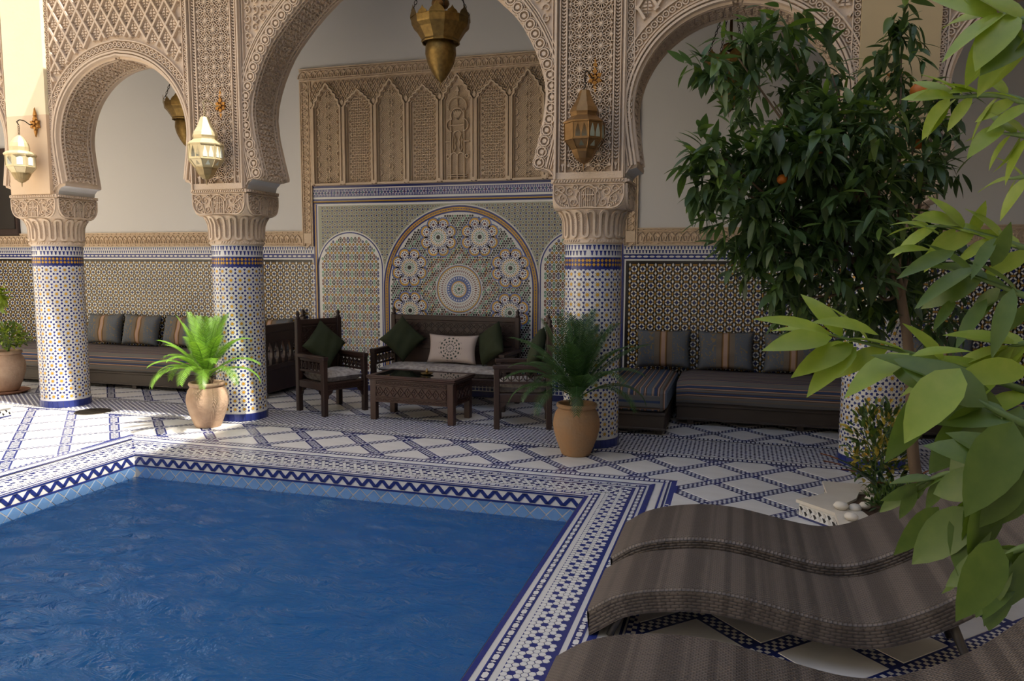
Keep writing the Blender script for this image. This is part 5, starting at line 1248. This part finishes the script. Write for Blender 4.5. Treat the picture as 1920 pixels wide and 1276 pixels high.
def palm(root, loc, m, base, seed, nf=26, s=1.0, post=None):
    random.seed(seed); t = thing('sago_palm', base, 'palm', loc); meshes = [frond_mesh('frond', m, .68*s, 40, dr, .14*s) for dr in (.25, .6, .95, 1.25)]
    k = MB(); k.lathe([(.05, -.01), (.06, .03), (.055, .07), (.03, .10), (.01, .12)], 12); 
    for i in range(40):
        a = random.uniform(0, TAU); z = random.uniform(0, .09); r = .055; c_, s_ = math.cos(a), math.sin(a)
        k.add([(r*c_-.01*s_, r*s_+.01*c_, z), (r*c_+.01*s_, r*s_-.01*c_, z), ((r+.03)*c_, (r+.03)*s_, z+.05)], [[0, 1, 2]])
    k.build('crown_base', 'stem_brown', t)
    for i in range(nf):
        q = i/nf; a = i*2.399963+seed; back = math.sin(a); o = obj('frond', meshes[min(3, int(q*4)) if back < .7 else min(1, int(q*2))], t); o.location = (0, 0, .07)
        o.rotation_euler = (0, random.uniform(-.05, .08)+(q*.50 if back < .7 else 0), a); f = random.uniform(.85, 1.08); tilt = o.rotation_euler[1]
        V0 = np.array([v.co for v in o.data.vertices])
        def clear(f_, tl, az):                        # leaflets keep off the column behind the pot
            W_ = V0*f_@np.array(Matrix.Rotation(az, 3, 'Z')@Matrix.Rotation(tl, 3, 'Y')).T+np.array(loc); return np.hypot(W_[:, 0]-post[0], W_[:, 1]-post[1]).min() > RC+.004
        if post:
            sg = 1 if math.cos(a) < 0 else -1; best = None
            for step in range(60):
                for ml in range(min(3, int(q*4)), -1, -1):
                    V0 = np.array([v.co for v in meshes[ml].vertices]); az = a+sg*.06*step
                    if clear(f, tilt, az): best = (ml, tilt, az); break
                    if clear(f, -.05, az): best = (ml, -.05, az); break
                if best: break
            o.data = meshes[best[0]]; o.rotation_euler = (0, best[1], best[2])
        o.scale = (f, f, f)
    return t
PB, PCx = (-3.95, -.52, 0), (-.035, -.50, 0)
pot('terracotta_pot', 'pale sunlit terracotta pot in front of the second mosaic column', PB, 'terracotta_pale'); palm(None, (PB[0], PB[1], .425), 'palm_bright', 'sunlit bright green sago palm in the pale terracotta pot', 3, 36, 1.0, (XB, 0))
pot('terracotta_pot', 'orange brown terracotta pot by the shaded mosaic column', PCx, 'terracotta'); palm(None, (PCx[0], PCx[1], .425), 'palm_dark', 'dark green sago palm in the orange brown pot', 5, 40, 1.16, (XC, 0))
# far left pot on a saucer, far right pot
LP = (-7.80, .38, 0); pot('terracotta_pot', 'weathered terracotta pot on a saucer with leafy shrub', (LP[0], LP[1], .03), 'terracotta_pale', 1.12)
k = MB(); k.lathe([(0, 0), (.22, 0), (.27, .035), (.262, .04), (.21, .012), (0, .012)], 32, cap=False); o = k.build('plant_saucer', 'terracotta_red', label='red clay saucer under the weathered pot', cat='saucer'); o.location = LP
RP = at_z(1828, 850, 0); pot('terracotta_pot', 'red terracotta pot beyond the orange tree', (RP.x, RP.y, 0), 'terracotta_red', 1.05)
# round drain cover
t = thing('drain_cover', 'round dark metal drain cover set in the sunlit floor', 'drain cover', (-5.70, -.29, 0))
k = MB(); k.lathe([(.0, .004), (.17, .004), (.175, .008), (.185, .008), (.19, 0)], 40, cap=False); k.build('cover_plate', 'dark_iron', t)
k = MB()
for y in np.arange(-.13, .14, .035): h = math.sqrt(.165**2-y*y); k.box(-h, h, y-.006, y+.006, .004, .009)
k.build('grating_rib', 'dark_iron', t)
# ------------------------------------------------------------------ woven wave loungers
def weave_mat(name, along=True):
    m = bpy.data.materials.new(name); m.use_nodes = True; n = m.node_tree.nodes; l = m.node_tree.links; b = n['Principled BSDF']; b.inputs['Roughness'].default_value = .5
    uv = n.new('ShaderNodeUVMap'); sp = n.new('ShaderNodeSeparateXYZ'); l.new(uv.outputs[0], sp.inputs[0])
    def mt(op, a, b_=None):
        x = n.new('ShaderNodeMath'); x.operation = op
        for i, q in enumerate((a, b_)):
            if q is None: continue
            if isinstance(q, (int, float)): x.inputs[i].default_value = q
            else: l.new(q, x.inputs[i])
        return x.outputs[0]
    px_, py_ = (.019, .0105) if along else (.040, .017)
    u = mt('DIVIDE', sp.outputs[0], px_); v = mt('DIVIDE', sp.outputs[1], py_)
    par = mt('MULTIPLY', mt('FLOOR', v), .5); uu = mt('FRACT', mt('ADD', u, par)); vv = mt('FRACT', v)
    hu = mt('SINE', mt('MULTIPLY', uu, PI)); hv = mt('SINE', mt('MULTIPLY', vv, PI)); h = mt('MULTIPLY', mt('POWER', hu, .6), mt('POWER', hv, .7))
    # strand colour bands across the lounger
    nz = n.new('ShaderNodeTexNoise'); nz.noise_dimensions = '1D'; nz.inputs['Scale'].default_value = 11.0; nz.inputs['Detail'].default_value = 2; l.new(sp.outputs[0], nz.inputs['W'])
    r = n.new('ShaderNodeValToRGB'); r.color_ramp.elements[0].position = .44; r.color_ramp.elements[1].position = .56; r.color_ramp.elements[0].color = (.082, .062, .048, 1); r.color_ramp.elements[1].color = (.150, .117, .092, 1); l.new(nz.outputs[0], r.inputs[0])
    mx = n.new('ShaderNodeMix'); mx.data_type = 'RGBA'; mx.inputs[6].default_value = (.030, .023, .018, 1); l.new(mt('MINIMUM', mt('MULTIPLY', h, 2.0), 1.0), mx.inputs[0]); l.new(r.outputs[0], mx.inputs[7]); l.new(mx.outputs[2], b.inputs['Base Color'])
    bp = n.new('ShaderNodeBump'); bp.inputs['Strength'].default_value = .9; bp.inputs['Distance'].default_value = .004; l.new(h, bp.inputs['Height']); l.new(bp.outputs[0], b.inputs['Normal']); M[name] = m
weave_mat('woven_top', True); weave_mat('woven_side', False)
PROF = [(0, .124), (.11, .205), (.24, .252), (.44, .287), (.58, .290), (.69, .280), (.91, .240), (1.02, .222), (1.12, .217), (1.22, .236), (1.31, .278), (1.41, .335), (1.50, .40), (1.58, .48), (1.68, .59), (1.78, .70), (1.85, .775)]
def lounger(label, y0, y1, x0=.70):
    t = thing('wave_lounger', label, 'lounger', (x0, (y0+y1)/2, 0), group='brown woven loungers beside the pool'); hw_ = (y1-y0)/2
    P = np.array(PROF); L = np.r_[0, np.cumsum(np.hypot(*np.diff(P, axis=0).T))]; s = np.linspace(0, L[-1], 60)
    from_x = np.interp(s, L, P[:, 0]); from_z = np.interp(s, L, P[:, 1])
    for _ in range(3): from_z[1:-1] = (from_z[:-2]+2*from_z[1:-1]+from_z[2:])/4
    C = np.c_[from_x, from_z]; d = np.gradient(C, axis=0); d /= np.hypot(d[:, 0], d[:, 1])[:, None]; nrm = np.c_[d[:, 1], -d[:, 0]]; th = .105
    B = C+nrm*th; B[:, 1] = np.maximum(B[:, 1], .006); B[0] = (C[0, 0]+.012, .004)
    def surf(name, rows, uvs, mtl):
        b = MB(); b.grid(np.array(rows), smooth=True); me = b.mesh(name, [mtl]); uvl = me.uv_layers.new(name='UVMap'); U = np.array(uvs).reshape(-1, 2)
        li = np.empty(len(me.loops), int); me.loops.foreach_get('vertex_index', li); uvl.data.foreach_set('uv', U[li].ravel()); return obj(name, me, t)
    n = 8; e = .018                                      # rounded long edges
    ys = [(-hw_, -e), (-hw_+e*.3, -e*.3), (-hw_+e, 0)]+[(-hw_+e+(2*hw_-2*e)*i/n, 0) for i in range(1, n)]+[(hw_-e, 0), (hw_-e*.3, -e*.3), (hw_, -e)]
    surf('woven_top', [[(C[i, 0]-nrm[i, 0]*dz, y, C[i, 1]-nrm[i, 1]*dz) for y, dz in ys] for i in range(60)], [[(s[i], y) for y, dz in ys] for i in range(60)], 'woven_top')
    for sg in (-1, 1):
        o = surf('woven_side', [[(C[i, 0]*(1-q)+B[i, 0]*q+nrm[i, 0]*e*(1-q), sg*hw_, C[i, 1]*(1-q)+B[i, 1]*q+nrm[i, 1]*e*(1-q)) for q in (0, .5, 1)] for i in range(60)], [[(s[i], q*th) for q in (0, .5, 1)] for i in range(60)], 'woven_side')
    surf('woven_underside', [[(B[i, 0], sg*hw_, B[i, 1]) for sg in (-1, 1)] for i in range(60)], [[(s[i], sg*hw_) for sg in (-1, 1)] for i in range(60)], 'woven_side')
    for i, nm in ((0, 'foot_end'), (59, 'head_end')): surf(nm, [[(C[i, 0], sg*hw_, C[i, 1]-.010) for sg in (-1, 1)], [(B[i, 0], sg*hw_, B[i, 1]) for sg in (-1, 1)]], [[(sg*hw_, 0) for sg in (-1, 1)], [(sg*hw_, th) for sg in (-1, 1)]], 'woven_side')
    for sg in (-1, 1):                                   # splayed steel props under the seat and head
        for xa, xb, za_ in ((1.48, 1.60, .29), (.16, .10, .13)):
            k = MB(); k.tube([(xa, sg*(hw_-.06), za_), (xb, sg*(hw_-.03), .004)], [.020, .016], 8); k.build('leg', 'dark_steel', t)
    return t
mat('dark_steel', (.10, .09, .08), .4, metal=.6)
lounger('brown woven wave lounger beside the star planter', -3.10, -2.51)
lounger('brown woven wave lounger between two other loungers', -3.76, -3.25)
lounger('brown woven wave lounger with empty floor on its outer side', -4.80, -4.18, .66)
# ------------------------------------------------------------------ star-shaped planters
def star_planter(label, cx, cy, R=.72, h=.10):
    t = thing('star_planter', label, 'planter', (cx, cy, 0)); k = MB(); pts = star(0, 0, R, R*.765, 8, PI); ins = star(0, 0, R*.60, R*.52, 8, PI)
    k.prism(pts, h, IDM, 0); k.build('planter_body', 'tile_white', t)
    for i in range(16):
        a, b_ = np.array(pts[i]), np.array(pts[(i+1) % 16]); d = b_-a; L = np.hypot(*d); d /= L; nn = np.array((d[1], -d[0])); q = MB()
        mp = lambda U, a=a, d=d, nn=nn: np.array([(a[0]+d[0]*u+nn[0]*w_, a[1]+d[1]*u+nn[1]*w_, v) for u, v, w_ in U]); nT = int(L/.034)
        for j in range(nT):
            for r in range(2): q.prism([(L/nT*(j+.5)-.015, .050+.03*r-.015+.015), (L/nT*(j+.5), .020+.03*r), (L/nT*(j+.5)+.015, .035+.03*r), (L/nT*(j+.5), .050+.03*r)], .003, mp, BLK if (j+r) % 2 else GRT, 0)
        q.prism(rect(0, L, 0, .014), .003, mp, NAV, 0); q.build('side_mosaic', PAL, t)
    k = MB(); V = [(x*1.03, y*1.03, h) for x, y in pts]+[(x, y, h) for x, y in ins]+[(x*1.03, y*1.03, h+.022) for x, y in pts]+[(x, y, h+.022) for x, y in ins]
    F = [[32+i, 32+(i+1) % 16, 48+(i+1) % 16, 48+i] for i in range(16)]+[[i, (i+1) % 16, 32+(i+1) % 16, 32+i] for i in range(16)]+[[16+i, 48+i, 48+(i+1) % 16, 16+(i+1) % 16] for i in range(16)]
    k.add(V, F); k.build('marble_rim', 'marble_rim', t)
    k = MB(); k.poly(ins, IDM, 0, h+.006); k.build('soil', 'soil', t)
    return t
PEB = []; SC = (2.48, -1.71); star_planter('star-shaped tiled planter holding the orange tree', *SC); star_planter('star-shaped tiled planter in the sunlit corner of the floor', -6.86, -1.27)
for i, (u, v, zs_) in enumerate(((1577, 949, .122), (1603, 953, .106), (1622, 948, .106), (1596, 969, .122), (1634, 936, .106))):
    b = MB(); r = random.uniform(.036, .044); b.lathe([(.001, -r*.6), (r*.6, -r*.5), (r*.95, -r*.12), (r, .1*r), (r*.75, r*.5), (r*.3, r*.66), (.001, r*.68)], 12, cap=False, sx=1.15)
    pc = at_z(u, v, zs_+.02); PEB.append((pc.x, pc.y, zs_+r*.6, r*1.2))
    o = b.build('white_pebble', 'white_pebble', label='smooth white pebble in the star planter under the orange tree', cat='pebble', group='white pebbles in the star planter'); o.location = (pc.x, pc.y, zs_+r*.58); o.rotation_euler = (0, 0, i*.9)
# ------------------------------------------------------------------ leaves and trees
def leaf_verts(L=1.0, w=.32, curl=.25, fold=.22, n=6):
    V = []; F = []
    for i in range(n+1):
        t = i/n; hw_ = w/2*(math.sin(PI*min(1, t**.85))**.8)*(1-.15*t) if 0 < i < n else .003; x = L*t; z = -curl*L*t*t
        V += [(x, -hw_, z+fold*hw_), (x, 0, z), (x, hw_, z+fold*hw_)]
    for i in range(n):
        for k in range(2): F.append([3*i+k, 3*i+k+1, 3*i+k+4, 3*i+k+3])
    return np.array(V), F
def frame(d, up=(0, 0, 1), roll=0):
    d = np.asarray(d, float); d = d/np.linalg.norm(d); y = np.cross(up, d); ny = np.linalg.norm(y)
    y = y/ny if ny > 1e-4 else np.array((0, 1., 0)); z = np.cross(d, y); c, s = math.cos(roll), math.sin(roll)
    return np.stack([d, y*c+z*s, z*c-y*s], 1)
LV = {k: leaf_verts(1, w, c, f) for k, (w, c, f) in {'thin': (.26, .18, .25), 'mid': (.38, .22, .22), 'broad': (.50, .20, .20)}.items()}
def leaf_mesh(name, kind, m):
    b = MB(); b.add(*LV[kind], 0, True); return b.mesh(name, [m])
class Foliage:
    """leaves gathered first; the ones that show largest become parts of their own, the rest one mesh"""
    def __init__(s): s.L = []
    def leaf(s, p, d, size, kind='mid', roll=0, mi=0, up=(0, 0, 1)): s.L.append((np.asarray(p, float), frame(d, up, roll), size, kind, mi))
    def build(s, parent, mats, limit=300, name='leaf', rest='foliage'):
        inv = parent.matrix_basis.inverted()
        def score(q):
            u, v = pix(q[0]); vis = -60 < u < 1980 and -60 < v < 1336
            return -(vis*q[2]/max(.1, (Vector(q[0])-CAM).dot(CF)))
        s.L.sort(key=score); loc = np.array(parent.location); cache = {}
        for p, R, sz, kd, mi in s.L[:limit]:
            if (kd, mi) not in cache: cache[kd, mi] = leaf_mesh(name, kd, mats[mi])
            o = obj(name, cache[kd, mi], parent); q = p-loc
            o.matrix_basis = Matrix(((*R[0]*sz, q[0]), (*R[1]*sz, q[1]), (*R[2]*sz, q[2]), (0, 0, 0, 1)))
        if len(s.L) > limit:
            b = MB()
            for p, R, sz, kd, mi in s.L[limit:]: V, F = LV[kd]; b.add(V@R.T*sz+p-loc, F, mi, True)
            b.build(rest, mats, parent, fixn=False, kind='stuff')
def rvec(): v = rng.normal(size=3); return v/np.linalg.norm(v)
def curve_pts(P, n):
    P = np.array([np.array(p, float) for p in P]); t = np.linspace(0, len(P)-1, n); i = np.clip(t.astype(int), 0, len(P)-2); f = (t-i)[:, None]
    g = np.gradient(P, axis=0); h = f; return (2*h**3-3*h**2+1)*P[i]+(h**3-2*h**2+h)*g[i]+(-2*h**3+3*h**2)*P[i+1]+(h**3-h**2)*g[i+1]
random.seed(21)
# ---- the orange tree in the star planter
ot = thing('orange_tree', 'dark green orange tree with a few ripe fruits in the star planter', 'tree', (SC[0]+.06, SC[1]+.10, .11))
td = (Vector(ot.location)-CAM).dot(CF)
blobs = [(1530, 340, 140, 0), (1420, 330, 110, -.15), (1335, 325, 60, -.25), (1450, 190, 95, .1), (1560, 140, 85, .2), (1690, 110, 62, .35), (1715, 250, 70, .3), (1640, 310, 115, .1), (1560, 470, 110, -.1), (1460, 470, 85, -.2), (1680, 420, 85, .15), (1385, 110, 62, -.1), (1465, 60, 62, 0), (1640, 545, 70, .2), (1500, 560, 50, -.2), (1745, 320, 48, .3), (1340, 280, 42, -.3), (1390, 410, 60, -.3), (1760, 170, 38, .35), (1590, 240, 90, -.3), (1500, 260, 90, -.35), (1610, 600, 48, .3), (1690, 30, 30, .35), (1330, 130, 32, -.2), (1600, 400, 100, -.3), (1700, 520, 55, .3), (1740, 470, 55, .3), (1780, 590, 55, .4)]
FRUIT = []
for (u, v, r) in ((1723, 171, 16), (1545, 296, 15), (1467, 336, 10), (1722, 270, 10)):
    d = td-.36 if u < 1700 else td+.12; FRUIT.append((np.array(at_depth(u, v, d)), r*d/FPX))
def off_fruit(L):
    out = []
    for p, R, sz, kd, mi in L:
        V = LV[kd][0]
        for c, r in FRUIT:
            for _ in range(40):
                q = V@R.T*sz+p; dd = np.linalg.norm(q-c, axis=1); k_ = int(dd.argmin()); mid = np.linalg.norm((q[:-3]+q[3:])/2-c, axis=1).min()
                if min(dd[k_], mid) > r+.012: break
                away = q[k_]-c; away = away/(np.linalg.norm(away)+1e-9); p = p+away*.012
        out.append((p, R, sz, kd, mi))
    return out
fo = Foliage(); heads = []
for (u, v, r, dd) in blobs:
    d = td+dd; c = np.array(at_depth(u, v, d)); R = r*d/FPX; heads.append((c, R)); ntw = max(6, int((6.0 if v < 260 else 7.6)*(r/40)**2))
    for _ in range(ntw):
        q = rvec()*rng.uniform(.25, 1)**.5; q[2] *= .95; p = c+q*R*np.array((1, .9, 1)); ax = q*.7+rvec()*.5+np.array((0, 0, -.15)); ax /= np.linalg.norm(ax); Lt = rng.uniform(.10, .18)
        for k in range(7):
            t = k/6; side = rvec(); dr = ax*.55+side*.75+np.array((0, 0, -.28)); fo.leaf(p+ax*Lt*(t-.5), dr, rng.uniform(.115, .18), 'thin' if rng.random() < .6 else 'mid', rng.uniform(-.5, .5), 0 if rng.random() < .9 else 1)
base = np.array(ot.location); k = MB(); T0 = np.array((0, 0, -.02)); tops = np.array(at_depth(1690, 560, td))-base; fork = np.array(at_depth(1672, 470, td+.05))-base
tr_ = curve_pts([T0, np.array(at_depth(1712, 850, td))-base, np.array(at_depth(1706, 680, td))-base, tops, fork], 24); k.tube(tr_, np.linspace(.040, .026, 24), 10); k.build('trunk', 'stem_brown', ot)
BRP = []
for (c, R) in heads[:20]:
    k = MB(); s0 = tr_[random.randint(17, 23)]; e = c-base; m_ = (s0+e)/2+np.array((0, 0, -.06)); bp_ = curve_pts([s0, m_, e], 10); BRP.append(bp_); k.tube(bp_, np.linspace(.016, .005, 10), 6); k.build('branch', 'stem_brown', ot)
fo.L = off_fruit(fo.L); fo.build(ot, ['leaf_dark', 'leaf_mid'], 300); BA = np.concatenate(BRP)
for c, R in FRUIT:
    topf = c-base+np.array((0, 0, R*.93)); s0 = BA[np.argmin(np.linalg.norm(BA-topf-np.array((0, 0, .08)), axis=1)+10*(BA[:, 2] < topf[2]+.01))]
    k = MB(); k.tube(curve_pts([s0, (s0+topf)/2+np.array((0, 0, .05)), topf], 10), np.linspace(.005, .003, 10), 5); k.build('fruit_twig', 'stem_green', ot)
    b = MB(); b.lathe([(R*math.sin(a)+1e-4, -R*math.cos(a)*.95) for a in np.linspace(0, PI, 12)], 18, cap=False)
    o = obj('orange', b.mesh('orange', ['orange_fruit']), None, label='ripe orange hanging among dark leaves of the orange tree', cat='orange', group='oranges on the tree'); o.location = c
# ---- citrus beside the camera: big bright leaves reaching in from the right
BP = at_depth(2330, 700, 1.55); ct = thing('citrus_tree', 'bright green citrus branches with large leaves reaching over the loungers', 'tree', (BP.x, BP.y, 0))
fo = Foliage(); cb = np.array(ct.location); trunk = curve_pts([(0, 0, 0), (.02, .0, .6), (-.02, .02, 1.3), (.0, .0, 2.1), (.03, .02, 2.7)], 20); k = MB(); k.tube(trunk, np.linspace(.035, .015, 20), 10); k.build('trunk', 'stem_brown', ct)
FUP = np.array(CU)*.75-np.array(CF)*.65
TW = [([(1930, 735, 1.40), (1830, 700, 1.42), (1720, 665, 1.46), (1610, 640, 1.5), (1540, 622, 1.54)], 9, .118, 'mid', 0, (-.9, -.1)),
      ([(1930, 800, 1.2), (1850, 760, 1.24), (1780, 715, 1.28)], 5, .150, 'broad', 1, (-.3, -1)),
      ([(1940, 880, 1.15), (1880, 880, 1.15), (1840, 930, 1.17), (1820, 1010, 1.2)], 8, .125, 'broad', 1, (-.2, -1)),
      ([(1935, 470, 1.5), (1860, 445, 1.55), (1780, 425, 1.6), (1715, 425, 1.66)], 9, .095, 'mid', 0, (-.6, -.2)),
      ([(1935, 560, 1.45), (1860, 530, 1.5), (1780, 505, 1.55)], 7, .115, 'mid', 1, (-.8, -.5)),
      ([(1940, 40, 1.25), (1885, 35, 1.3), (1840, 30, 1.35)], 6, .115, 'mid', 0, (-.7, -.8)),
      ([(1935, 195, 1.4), (1870, 178, 1.45), (1800, 182, 1.5), (1770, 180, 1.52)], 8, .085, 'mid', 0, (-.7, -.3)),
      ([(1935, 255, 1.4), (1880, 250, 1.45)], 4, .085, 'mid', 0, (-.4, -.7)),
      ([(1940, 1020, 1.1), (1890, 1040, 1.12), (1860, 1090, 1.15)], 6, .11, 'mid', 1, (-.3, -1)),
      ([(1935, 640, 1.4), (1890, 650, 1.42)], 4, .12, 'mid', 0, (-.6, -.2)),
      ([(1935, 330, 1.45), (1890, 335, 1.5)], 3, .085, 'mid', 0, (-.4, -.6)),
      ([(1930, 920, 1.5), (1830, 880, 1.55), (1740, 900, 1.6), (1700, 920, 1.62)], 8, .085, 'mid', 1, (-.5, -.8))]
for pts, nl, sz, kd, mi, (bx_, bz_) in TW:
    P3 = curve_pts([np.array(at_depth(*p)) for p in pts], 14); st = trunk[min(19, max(2, int((P3[0][2]/2.7)*19)))]+cb; full = np.concatenate([curve_pts([st, (st+P3[0])/2+np.array((0, 0, .05)), P3[0]], 8)[:-1], P3]); k = MB(); k.tube(full-cb, np.linspace(.010, .0022, len(full)), 6); k.build('twig', 'stem_green', ct)
    nl = int(nl*1.5)
    for i in range(nl):
        t = (i+.6)/nl; p = P3[min(13, int(t*13))]; sd_ = 1 if i % 2 else -1; ax = P3[min(13, int(t*13)+1)]-P3[max(0, int(t*13)-1)]; ax /= np.linalg.norm(ax)+1e-9
        if i == nl-1: dr = ax+np.array(CU)*.1*bz_
        else: dr = ax*.55+np.array(CU)*(sd_*.55+bz_*.45)+np.array(CR)*bx_*.25+rvec()*.28
        fo.leaf(p, dr, sz*rng.uniform(.85, 1.15), kd, rng.uniform(-.5, .5), mi, FUP+rvec()*.35)
# single large leaves that read on their own
for (u0, v0, u1, v1, d, kd, mi) in ((1562, 628, 1428, 576, 1.45, 'thin', 0), (1648, 628, 1540, 580, 1.46, 'mid', 0), (1560, 632, 1442, 638, 1.5, 'mid', 0), (1600, 645, 1492, 690, 1.5, 'mid', 0), (1606, 650, 1512, 724, 1.5, 'mid', 0), (1705, 662, 1584, 718, 1.4, 'mid', 0), (1708, 668, 1816, 640, 1.42, 'mid', 0), (1800, 690, 1695, 810, 1.25, 'broad', 0), (1740, 730, 1676, 862, 1.28, 'mid', 1), (1900, 790, 1822, 960, 1.15, 'broad', 1), (1835, 930, 1795, 1070, 1.2, 'broad', 1), (1870, 1010, 1812, 1165, 1.1, 'broad', 1), (1900, 1060, 1850, 1150, 1.15, 'mid', 1), (1760, 950, 1688, 1035, 1.5, 'mid', 1),
                               (1890, 20, 1765, 85, 1.3, 'thin', 0), (1900, 25, 1832, 108, 1.28, 'broad', 0), (1930, 60, 1850, 118, 1.28, 'broad', 1), (1790, 182, 1726, 168, 1.5, 'mid', 0), (1830, 170, 1790, 160, 1.5, 'mid', 0), (1880, 235, 1818, 276, 1.45, 'mid', 0), (1750, 470, 1672, 455, 1.6, 'mid', 0), (1790, 470, 1690, 505, 1.5, 'thin', 1), (1830, 500, 1715, 555, 1.5, 'thin', 1), (1866, 445, 1820, 510, 1.5, 'thin', 1), (1925, 690, 1800, 700, 1.3, 'mid', 0), (1800, 420, 1725, 395, 1.6, 'broad', 0), (1880, 850, 1850, 700, 1.4, 'mid', 1), (1760, 440, 1700, 400, 1.62, 'mid', 0), (1820, 440, 1850, 380, 1.6, 'mid', 0), (1850, 560, 1790, 640, 1.5, 'thin', 1), (1900, 540, 1860, 660, 1.4, 'thin', 1), (1790, 560, 1752, 610, 1.55, 'thin', 1), (1860, 500, 1900, 420, 1.5, 'mid', 1), (1915, 760, 1870, 880, 1.3, 'mid', 1), (1850, 780, 1780, 830, 1.35, 'mid', 1)):
    p0, p1 = np.array(at_depth(u0, v0, d)), np.array(at_depth(u1, v1, d-.04)); L = np.linalg.norm(p1-p0); fo.leaf(p0, p1-p0, L, kd, rng.uniform(-.35, .35), mi, FUP)
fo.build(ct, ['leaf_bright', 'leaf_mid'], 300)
# ---- small plants
def bush(name, label, c, r, n, size, mats, parent_z, kind='mid', up=.3, stems=6, zmin=-1, posts=(), balls=(), sr=.6):
    t = thing(name, label, 'plant', (c[0], c[1], parent_z)); f = Foliage()
    k = MB(); b0 = np.array((c[0], c[1], parent_z))
    for i in range(stems):
        a = TAU*i/stems; e = np.array((r[0]*sr*math.cos(a), r[1]*sr*math.sin(a), (c[2]-parent_z)+r[2]*.6)); k = MB(); k.tube(curve_pts([(0, 0, 0), e*.5+np.array((0, 0, .05)), e], 8), np.linspace(.006, .002, 8), 5); k.build('stem', 'stem_green', t)
    for _ in range(n):
        for _try in range(60):
            q = rvec()*rng.uniform(.05, 1)**.4; p = np.array(c)+q*np.array(r); dv = q*.6+rvec()*.5+np.array((0, 0, up)); sz = size*rng.uniform(.7, 1.25); rl = rng.uniform(-.6, .6); V = LV[kind][0]@frame(dv, roll=rl).T*sz+p
            if V[:, 2].min() > zmin and all(np.hypot(V[:, 0]-x, V[:, 1]-y).min() > pr for x, y, pr in posts) and all(np.linalg.norm(V-np.array(bb[:3]), axis=1).min() > bb[3] for bb in balls): break
        else: continue
        f.leaf(p, dv, sz, kind, rl, int(rng.random()*len(mats)))
    f.build(t, mats, 120); return t
mat('leaf_yellow', (.42, .33, .05), .45, var=.3)
TRK = [(base[0]+q[0], base[1]+q[1], .05) for q in tr_[:8]]; BRO = Vector((SC[0]-.12, SC[1]+.06, .11))
v1 = (SC[0]-.20, SC[1]+.28); bush('variegated_shrub', 'yellow and green variegated shrub in the star planter', (v1[0], v1[1], .46), (.20, .15, .33), 560, .07, ['leaf_yellow', 'leaf_dark', 'leaf_mid'], .11, 'mid', .6, zmin=.135, posts=TRK, balls=PEB)
v2 = at_z(1800, 872, 0); bush('variegated_shrub', 'small variegated shrub on the floor behind the planter', (v2.x, v2.y, .16), (.12, .12, .15), 130, .05, ['leaf_yellow', 'leaf_dark', 'leaf_mid'], .0, 'thin', .6)
lsx = Vector((SC[0]-.15, SC[1]-.13, .11)); bush('low_shrub', 'low dark green shrub spreading over the planter soil', (lsx.x, lsx.y, .20), (.19, .19, .10), 520, .062, ['leaf_dark', 'leaf_dark', 'leaf_mid'], .11, 'thin', .5, zmin=.135, posts=TRK+[(BRO.x, BRO.y, .05)], balls=PEB, sr=.35)
t = thing('bromeliad', 'dark strap-leaved bromeliad with red leaf tips in the star planter', 'plant', (BRO.x, BRO.y, .11)); tka = math.atan2(base[1]-BRO.y, base[0]-BRO.x); mat('leaf_strap', (.022, .048, .018), .35); mat('leaf_tip', (.22, .07, .02), .5)
for i in range(13):
    a = tka+.5+(TAU-1.0)*i/12; L = random.uniform(.34, .5);      # fanned clear of the trunk
    b = MB(); n = 9; G = []
    if i in (5, 6, 7): L = .56
    for j in range(n+1):
        q = j/n; rr_ = L*(.75*q+.1*q*q); z = L*(.95*q-.42*q*q); w = .020*(1-q**2.5)+.001; G.append([(rr_*math.cos(a)+w*math.sin(a), rr_*math.sin(a)-w*math.cos(a), z+.008), (rr_*math.cos(a), rr_*math.sin(a), z), (rr_*math.cos(a)-w*math.sin(a), rr_*math.sin(a)+w*math.cos(a), z+.008)])
    b.grid(np.array(G)); me = b.mesh('strap_leaf', ['leaf_strap', 'leaf_tip'])
    for pi, pl in enumerate(me.polygons):
        if pi//2 >= 7: pl.material_index = 1
    obj('strap_leaf', me, t)
bush('leafy_shrub', 'leafy green shrub growing in the weathered pot', (LP[0]+.10, LP[1]-.02, .72), (.25, .22, .19), 380, .07, ['leaf_mid', 'leaf_bright'], .51, 'broad', .3, zmin=.56, posts=[(LP[0]-.07+.02*q, LP[1]-.06, .03) for q in range(4)], sr=.4)
ls = thing('citrus_sapling', 'young citrus with sunlit bright leaves rising from the weathered pot', 'plant', (LP[0]-.07, LP[1]-.06, .50)); fo = Foliage(); b0 = np.array(ls.location); tp = np.array(at_y(4, 545, LP[1]-.10))-b0; k = MB(); st = curve_pts([(0, 0, 0), (.01, 0, .28), tp*np.array((.6, .6, .75)), tp], 12); k.tube(st, np.linspace(.009, .004, 12), 6); k.build('stem', 'stem_green', ls)
for i in range(44): p = st[random.randint(7, 11)]+b0; fo.leaf(p, rvec()*.9+np.array((.25, -.2, .1)), rng.uniform(.11, .17), 'mid', rng.uniform(-.5, .5), 0)
fo.build(ls, ['leaf_bright'], 100)
bush('succulent_clump', 'pale green clump in the sunlit star planter', (-6.60, -1.25, .24), (.24, .20, .10), 200, .06, ['leaf_bright', 'leaf_mid'], .11, 'thin', .6, zmin=.135, sr=.4)
